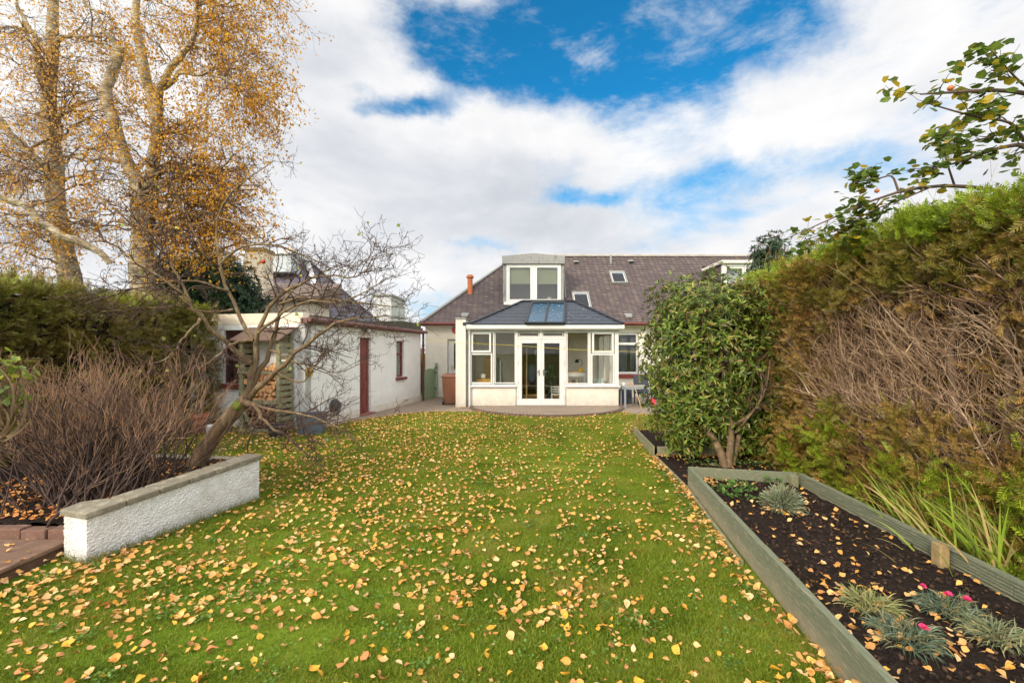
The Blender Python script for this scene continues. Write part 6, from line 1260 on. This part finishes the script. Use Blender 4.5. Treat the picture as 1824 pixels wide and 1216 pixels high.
# finer infill tufts along the edges of the lawn
inf=[]
for yy in np.arange(1.9,12.9,.125):
    for xx in np.arange(-6.9,5.0,.125):
        c_=(xx,yy)
        if abs(xx)>1.2*yy+.4: continue
        if np.min(np.abs(pts[:,:2]-np.array(c_)).max(1))<.25: continue
        if xx>edge_x(yy)-.06 and yy<9.4: continue
        if yy<7.05 and yy>3.6 and xx< np.interp(yy,[3.6,5.3,5.5,6.6,7.0],[-3.30,-2.80,-3.1,-3.6,-3.7]): continue
        if xx<-3.62 and yy<4.2: continue
        if in_poly(np.array(xx),np.array(yy),PATH) or in_poly(np.array(xx),np.array(yy),ell(d=.05)): continue
        s_=SX.inverted()@Vector((xx,yy,0))
        if -SWD-.1<s_.x<.05 and -.02<s_.y<6.2: continue
        inf.append((xx,yy,G))
inf=np.array(inf)
small=patch_mesh('grass_tuft',420,.15,(.02,.05),(.0022,.0045)); src.append(small)
def gn_grass(name, P, srcobj, label):
    me=bpy.data.meshes.new(name); me.from_pydata([tuple(p) for p in P],[],[]); me.materials.append(GRASS); o=bpy.data.objects.new(name,me); COL.objects.link(o)
    ng=bpy.data.node_groups.new(name,'GeometryNodeTree'); ng.interface.new_socket('Geometry',in_out='INPUT',socket_type='NodeSocketGeometry'); ng.interface.new_socket('Geometry',in_out='OUTPUT',socket_type='NodeSocketGeometry')
    gi=ng.nodes.new('NodeGroupInput'); go=ng.nodes.new('NodeGroupOutput'); ip=ng.nodes.new('GeometryNodeInstanceOnPoints'); oi=ng.nodes.new('GeometryNodeObjectInfo'); oi.inputs[0].default_value=srcobj; m2p=ng.nodes.new('GeometryNodeMeshToPoints')
    rv=ng.nodes.new('FunctionNodeRandomValue'); rv.data_type='INT'; rv.inputs[4].default_value=0; rv.inputs[5].default_value=3; mu=ng.nodes.new('ShaderNodeMath'); mu.operation='MULTIPLY'; mu.inputs[1].default_value=math.pi/2; cb=ng.nodes.new('ShaderNodeCombineXYZ')
    l=ng.links.new; l(gi.outputs[0],m2p.inputs[0]); l(m2p.outputs[0],ip.inputs['Points']); l(oi.outputs['Geometry'],ip.inputs['Instance']); l(rv.outputs[2],mu.inputs[0]); l(mu.outputs[0],cb.inputs[2]); l(cb.outputs[0],ip.inputs['Rotation']); l(ip.outputs[0],go.inputs[0])
    md=o.modifiers.new('grass','NODES'); md.node_group=ng; return o
# merge every source into the evaluated copies, then drop the sources
def realize(name, jobs, label):
    """one real mesh would be too heavy: instances of the patch inside one stuff object"""
    me=bpy.data.meshes.new(name); allp=[]; ids=[]
    for i,(P,_) in enumerate(jobs): allp+= [tuple(p) for p in P]; ids+=[i]*len(P)
    me.from_pydata(allp,[],[]); at_=me.attributes.new('kind_id','INT','POINT'); at_.data.foreach_set('value',ids); me.materials.append(GRASS)
    o=bpy.data.objects.new(name,me); COL.objects.link(o)
    ng=bpy.data.node_groups.new(name,'GeometryNodeTree'); ng.interface.new_socket('Geometry',in_out='INPUT',socket_type='NodeSocketGeometry'); ng.interface.new_socket('Geometry',in_out='OUTPUT',socket_type='NodeSocketGeometry')
    gi=ng.nodes.new('NodeGroupInput'); go=ng.nodes.new('NodeGroupOutput'); m2p=ng.nodes.new('GeometryNodeMeshToPoints'); jn=ng.nodes.new('GeometryNodeJoinGeometry'); na=ng.nodes.new('GeometryNodeInputNamedAttribute'); na.data_type='INT'; na.inputs[0].default_value='kind_id'; l=ng.links.new; l(gi.outputs[0],m2p.inputs[0])
    rv=ng.nodes.new('FunctionNodeRandomValue'); rv.data_type='INT'; rv.inputs[4].default_value=0; rv.inputs[5].default_value=3; mu=ng.nodes.new('ShaderNodeMath'); mu.operation='MULTIPLY'; mu.inputs[1].default_value=math.pi/2; cb=ng.nodes.new('ShaderNodeCombineXYZ'); l(rv.outputs[2],mu.inputs[0]); l(mu.outputs[0],cb.inputs[2])
    for i,(_,ob) in enumerate(jobs):
        cmp=ng.nodes.new('FunctionNodeCompare'); cmp.data_type='INT'; cmp.operation='EQUAL'; l(na.outputs[0],cmp.inputs[2]); cmp.inputs[3].default_value=i
        ip=ng.nodes.new('GeometryNodeInstanceOnPoints'); oi=ng.nodes.new('GeometryNodeObjectInfo'); oi.inputs[0].default_value=ob
        l(m2p.outputs[0],ip.inputs['Points']); l(cmp.outputs[0],ip.inputs['Selection']); l(oi.outputs['Geometry'],ip.inputs['Instance']); l(cb.outputs[0],ip.inputs['Rotation']); l(ip.outputs[0],jn.inputs[0])
    l(jn.outputs[0],go.inputs[0]); md=o.modifiers.new('grass','NODES'); md.node_group=ng
    return tag(o,label,'grass',kind='stuff')
for o in src:
    for c_ in list(o.users_collection): c_.objects.unlink(o)
half=rng.uniform(size=len(pts))<.5
realize('grass', [(pts[half],src[0]),(pts[~half],src[1]),(inf,src[2])], 'short green mown grass of the lawn strewn with leaves')

nt_=2600; u=rng.uniform(0,1,nt_); wx=np.interp(u,[0,.12,1],[-3.66,-3.40,-2.88]); wy=np.interp(u,[0,.12,1],[3.74,3.66,5.28]); e=rng.uniform(0,1,nt_)<.45
bx=np.where(e,wx+rng.uniform(0,.05,nt_),0); by=np.where(e,wy-rng.uniform(0,.05,nt_),0); yy_=rng.uniform(1.9,7.3,nt_); bx=np.where(e,bx,edge_x(yy_)-rng.uniform(.01,.09,nt_)); by=np.where(e,by,yy_)
b=np.c_[bx,by,np.full(nt_,G-.01)]; d=norm(np.c_[rng.normal(0,.5,(nt_,2)),np.ones(nt_)]); L_=rng.uniform(.03,.10,nt_)[:,None]; P=np.stack([b,b+d*L_*.5,b+d*L_+rng.normal(size=b.shape)*.012],1); V,Fq=ribbons(P,np.array([.004,.003,.0006])[None]); tag(npmesh('edge_grass', V, Fq, LF('rough_grass',['5A6A1C','7A8A2C','A89A50','6A7A20','8A7A40'],.3)), 'longer rough grass left along the wall foot and bed edge','grass',kind='stuff')
# ---------------- fallen leaves
LEAFMESH=[]
def big_leaf(seed, mat):
    r=random.Random(seed); v=[]; n=7; curl=r.uniform(-.5,.7); wv=r.uniform(.30,.42); tw=r.uniform(-.3,.3)
    prof=[(0,.02),(.12,.62),(.3,1),(.5,.92),(.7,.6),(.87,.25),(1,.0)]
    for t_,w in prof:
        z=curl*(t_-.5)**2*.9
        for s in (-1,0,1):
            j=1+(r.uniform(-.14,.14) if s else 0); v.append((s*w*wv*j, t_-.5, z+abs(s)*w*.16*r.uniform(.2,1.2)+tw*s*t_*.25))
    f=[]
    for k in range(n-1):
        for c_ in (0,1): a=k*3+c_; f.append((a,a+1,a+4,a+3))
    m=len(v); v+=[(-.012,-.5,0),(.012,-.5,0),(.03,-.78,.08),(.015,-.78,.08)]; f.append((m,m+1,m+2,m+3))
    zmin=min(q[2] for q in v); v=[(a,b,c-zmin) for a,b,c in v]
    return v,f
LV=[big_leaf(s,None) for s in range(9)]
lcols=[['DEB078','D09A58'],['D89848','C88438'],['DCA838','CC9428'],['C08450','A86C3C'],['E6C696','D8AE7C']]
lm=[M('leaf_tone_'+str(i),*c,rough=.65,scale=30,detail=3) for i,c in enumerate(lcols)]
for i,(v,f) in enumerate(LV):
    me=bpy.data.meshes.new('leaf'); me.from_pydata(v,[],f); me.materials.append(lm[i%5]); 
    for p in me.polygons: p.use_smooth=True
    LEAFMESH.append(me)
def lawn_ok(x,y):
    ok=(x<edge_x(y)-.02)|(y>9.4)
    ok&=~((y>3.6)&(y<6.9)&(x<np.interp(y,[3.6,5.3,5.5,6.6,7.0],[-3.33,-2.82,-3.1,-3.6,-3.7])))
    ok&=~((x<-3.65)&(y<4.1)); ok&=~in_poly(x,y,PATH); ok&=~in_poly(x,y,ell(d=.05)); return ok&(x>-6.6)&(np.abs(x)<1.16*y+.2)
def dens(x,y): return np.clip(.52+.30*np.sin(x*11+y*7)*np.sin(y*13-x*5)+.30*np.sin(x*2.3+.8)*np.cos(y*1.9+1)+.25*np.sin(x*5+y*3)*np.sin(y*4-x)+.22*(x<-.5)-.15*(x>.9),.06,1)
ind=[]
while len(ind)<300:
    y=rng.uniform(2.16,2.92); x=rng.uniform(-1.16*y,1.74)
    if lawn_ok(np.array(x),np.array(y)) and rng.uniform()<dens(x,y): ind.append((x,y))
for k,(x,y) in enumerate(ind):
    me=LEAFMESH[rng.integers(0,9)]; o=bpy.data.objects.new('fallen_leaf',me); s=float(np.clip(rng.lognormal(-3.22,.30),.022,.068)); o.location=(x,y,G+.012+rng.uniform(0,.014)); o.rotation_euler=(rng.normal(0,.38),rng.normal(0,.42),rng.uniform(0,6.28)); o.scale=(s,s*rng.uniform(.85,1.15),s*rng.uniform(.6,1.8))
    COL.objects.link(o); tag(o,'curled yellow birch leaf lying on the foreground grass','leaf','fallen leaves on the near lawn')
def leafmass(name, xy, z, label, smin=.036, smax=.062, tilt=.3, mat=FALLEN):
    parts=[]; idx=rng.integers(0,9,len(xy))
    for i in range(9):
        q=xy[idx==i]; 
        if not len(q): continue
        n=len(q); zz=z if np.isscalar(z) else z[idx==i]; pos=np.c_[q,np.full(n,zz)+rng.uniform(0,.014,n)]; up=norm(np.c_[rng.normal(0,tilt,(n,2)),np.ones(n)]); a=rng.uniform(0,2*np.pi,n); D=np.c_[np.cos(a),np.sin(a),np.zeros(n)]; D=norm(D-(D*up).sum(1,keepdims=True)*up); X_=np.cross(D,up)
        v,f=LV[i]; parts.append(scatter(v,np.array(f),pos,np.clip(smin+(smax-smin)*rng.beta(1.6,2.2,n)*1.15,smin,smax*1.1)*np.interp(q[:,1],[3,9],[1,.82]),X_,D,up))
    V,Fq=merge(parts); return tag(npmesh(name,V,Fq,mat,smooth=True),label,'leaves',kind='stuff')
n=38000; y=rng.uniform(2.88,12.9,n); x=rng.uniform(-6.5,4.8,n); ok=lawn_ok(x,y)&(rng.uniform(size=n)<dens(x,y)*np.interp(y,[3,6,12.9],[1.,.85,.72])); leafmass('leaf_litter', np.c_[x,y][ok], G+np.interp(y[ok],[3,5,8],[.014,.022,.032]), 'many small yellow birch leaves scattered over the farther lawn',.026,.064,.42)
# clover and moss patches in the turf
nc=170; cy_=rng.uniform(2.2,6.5,nc); cx_=rng.uniform(-1.1,.75,nc)*cy_; cx_=np.minimum(cx_,edge_x(cy_)-.1); sz_=rng.uniform(.03,.13,nc); k=46; px_=np.repeat(cx_,k)+rng.normal(size=nc*k)*np.repeat(sz_,k); py_=np.repeat(cy_,k)+rng.normal(size=nc*k)*np.repeat(sz_,k)*.8; ok=lawn_ok(px_,py_); pos=np.c_[px_,py_,np.full(len(px_),G+.03)+rng.uniform(-.01,.012,len(px_))][ok]
D=norm(np.c_[rng.normal(size=(len(pos),2)),rng.normal(.2,.3,len(pos))]); X_,Y_,Z_=frames(D,(0,0,1.5)); V,Fq=scatter([(0,0,0),(.4,.35,.05),(.42,.75,.05),(0,.9,0),(-.42,.75,.05),(-.4,.35,.05)],[(0,1,2,3),(0,3,4,5)],pos,rng.uniform(.010,.022,len(pos)),X_,Y_,Z_); tag(npmesh('clover', V, Fq, LF('clover_leaf',['58762A','668634','749442','486222'],.3)), 'patches of blue green clover among the lawn grass','clover',kind='stuff')
n=1100; y=rng.uniform(2.16,3.2,n); x=rng.uniform(-3.7,1.9,n); ok=lawn_ok(x,y)&(rng.uniform(size=n)<dens(x,y)*.5); leafmass('small_leaf_litter', np.c_[x,y][ok], G+.012, 'smaller torn yellow leaves between the larger ones on the near lawn',.016,.042,.5)
y=rng.uniform(2.0,7.4,260); x=edge_x(y)-np.abs(rng.normal(0,.07,260))+.0; leafmass('edge_leaf_drift', np.c_[x,y], G+.03, 'line of yellow leaves gathered along the foot of the timber bed',tilt=.5)
xy=rng.uniform([1.7,1.6],[3.3,5.6],(420,2)); xy=xy[in_poly(xy[:,0],xy[:,1],[(1.72,1.6),(2.24,5.6),(3.3,5.35),(3.05,1.6)])]; extra=np.concatenate([np.array(gp(*c)[:2])+rng.normal(size=(k,2))*s for c,k,s in (((1500,1060),45,.13),((1560,1120),40,.12),((1700,1140),40,.14),((1440,1200),30,.10),((1640,950),25,.2),((1270,858),40,.10),((1440,855),50,.14),((1395,905),30,.18))]); leafmass('bed_leaves', np.r_[xy[:230],extra], .07, 'dry pale leaves scattered on the dark soil of the raised bed', .03,.055,.45)
y=rng.uniform(5.85,7.4,500); x=rng.uniform(2.25,4.0,500); q=rng.uniform(size=500)<np.where(x<2.9,.45,.8); leafmass('border_leaves', np.c_[x,y][q], G+.04, 'brown and yellow leaves on the border soil under the rhododendron',.03,.055,.5, LF('brown_litter',['B07840','8A5A34','C89050','704830','D8A058'],.1,.8))
xy=np.c_[rng.uniform(2.33,3.3,170),rng.uniform(7.25,7.41,170)]; leafmass('drift_leaves', xy, G+.03, 'drift of yellow leaves against the front of the low bed',.03,.05,.5)
y=rng.uniform(4.08,6.3,1500); x=rng.uniform(-5.9,-3.0,1500); ok=(x<-3.75+.33*(y-4.0)); leafmass('left_bed_leaves', np.c_[x,y][ok], .125, 'thick orange leaf litter under the twiggy shrub',.035,.06,.5, LF('orange_litter',['C8823E','D89850','A8643A','E0AC68','8A5438'],.1,.8))
xy=np.c_[rng.uniform(-4.6,-3.0,220),rng.uniform(3.0,3.85,220)]; xy=xy[(xy[:,0]>-3.72)|(rng.uniform(size=220)<.15)]; zz=np.where(xy[:,0]>-3.72,G+.03,.04); leafmass('step_leaves', xy, zz, 'leaves gathered round the terracotta step and wall end',.035,.06,.4)
xy=np.r_[np.c_[rng.normal(-1.45,.12,60),rng.normal(13.78,.06,60)],np.c_[rng.uniform(-4,-1.3,60),rng.uniform(11.5,13.5,60)]]; leafmass('path_leaves', xy[in_poly(xy[:,0],xy[:,1],PATH)], G+.02, 'orange leaves on the path by the white wing wall',.03,.05,.3)
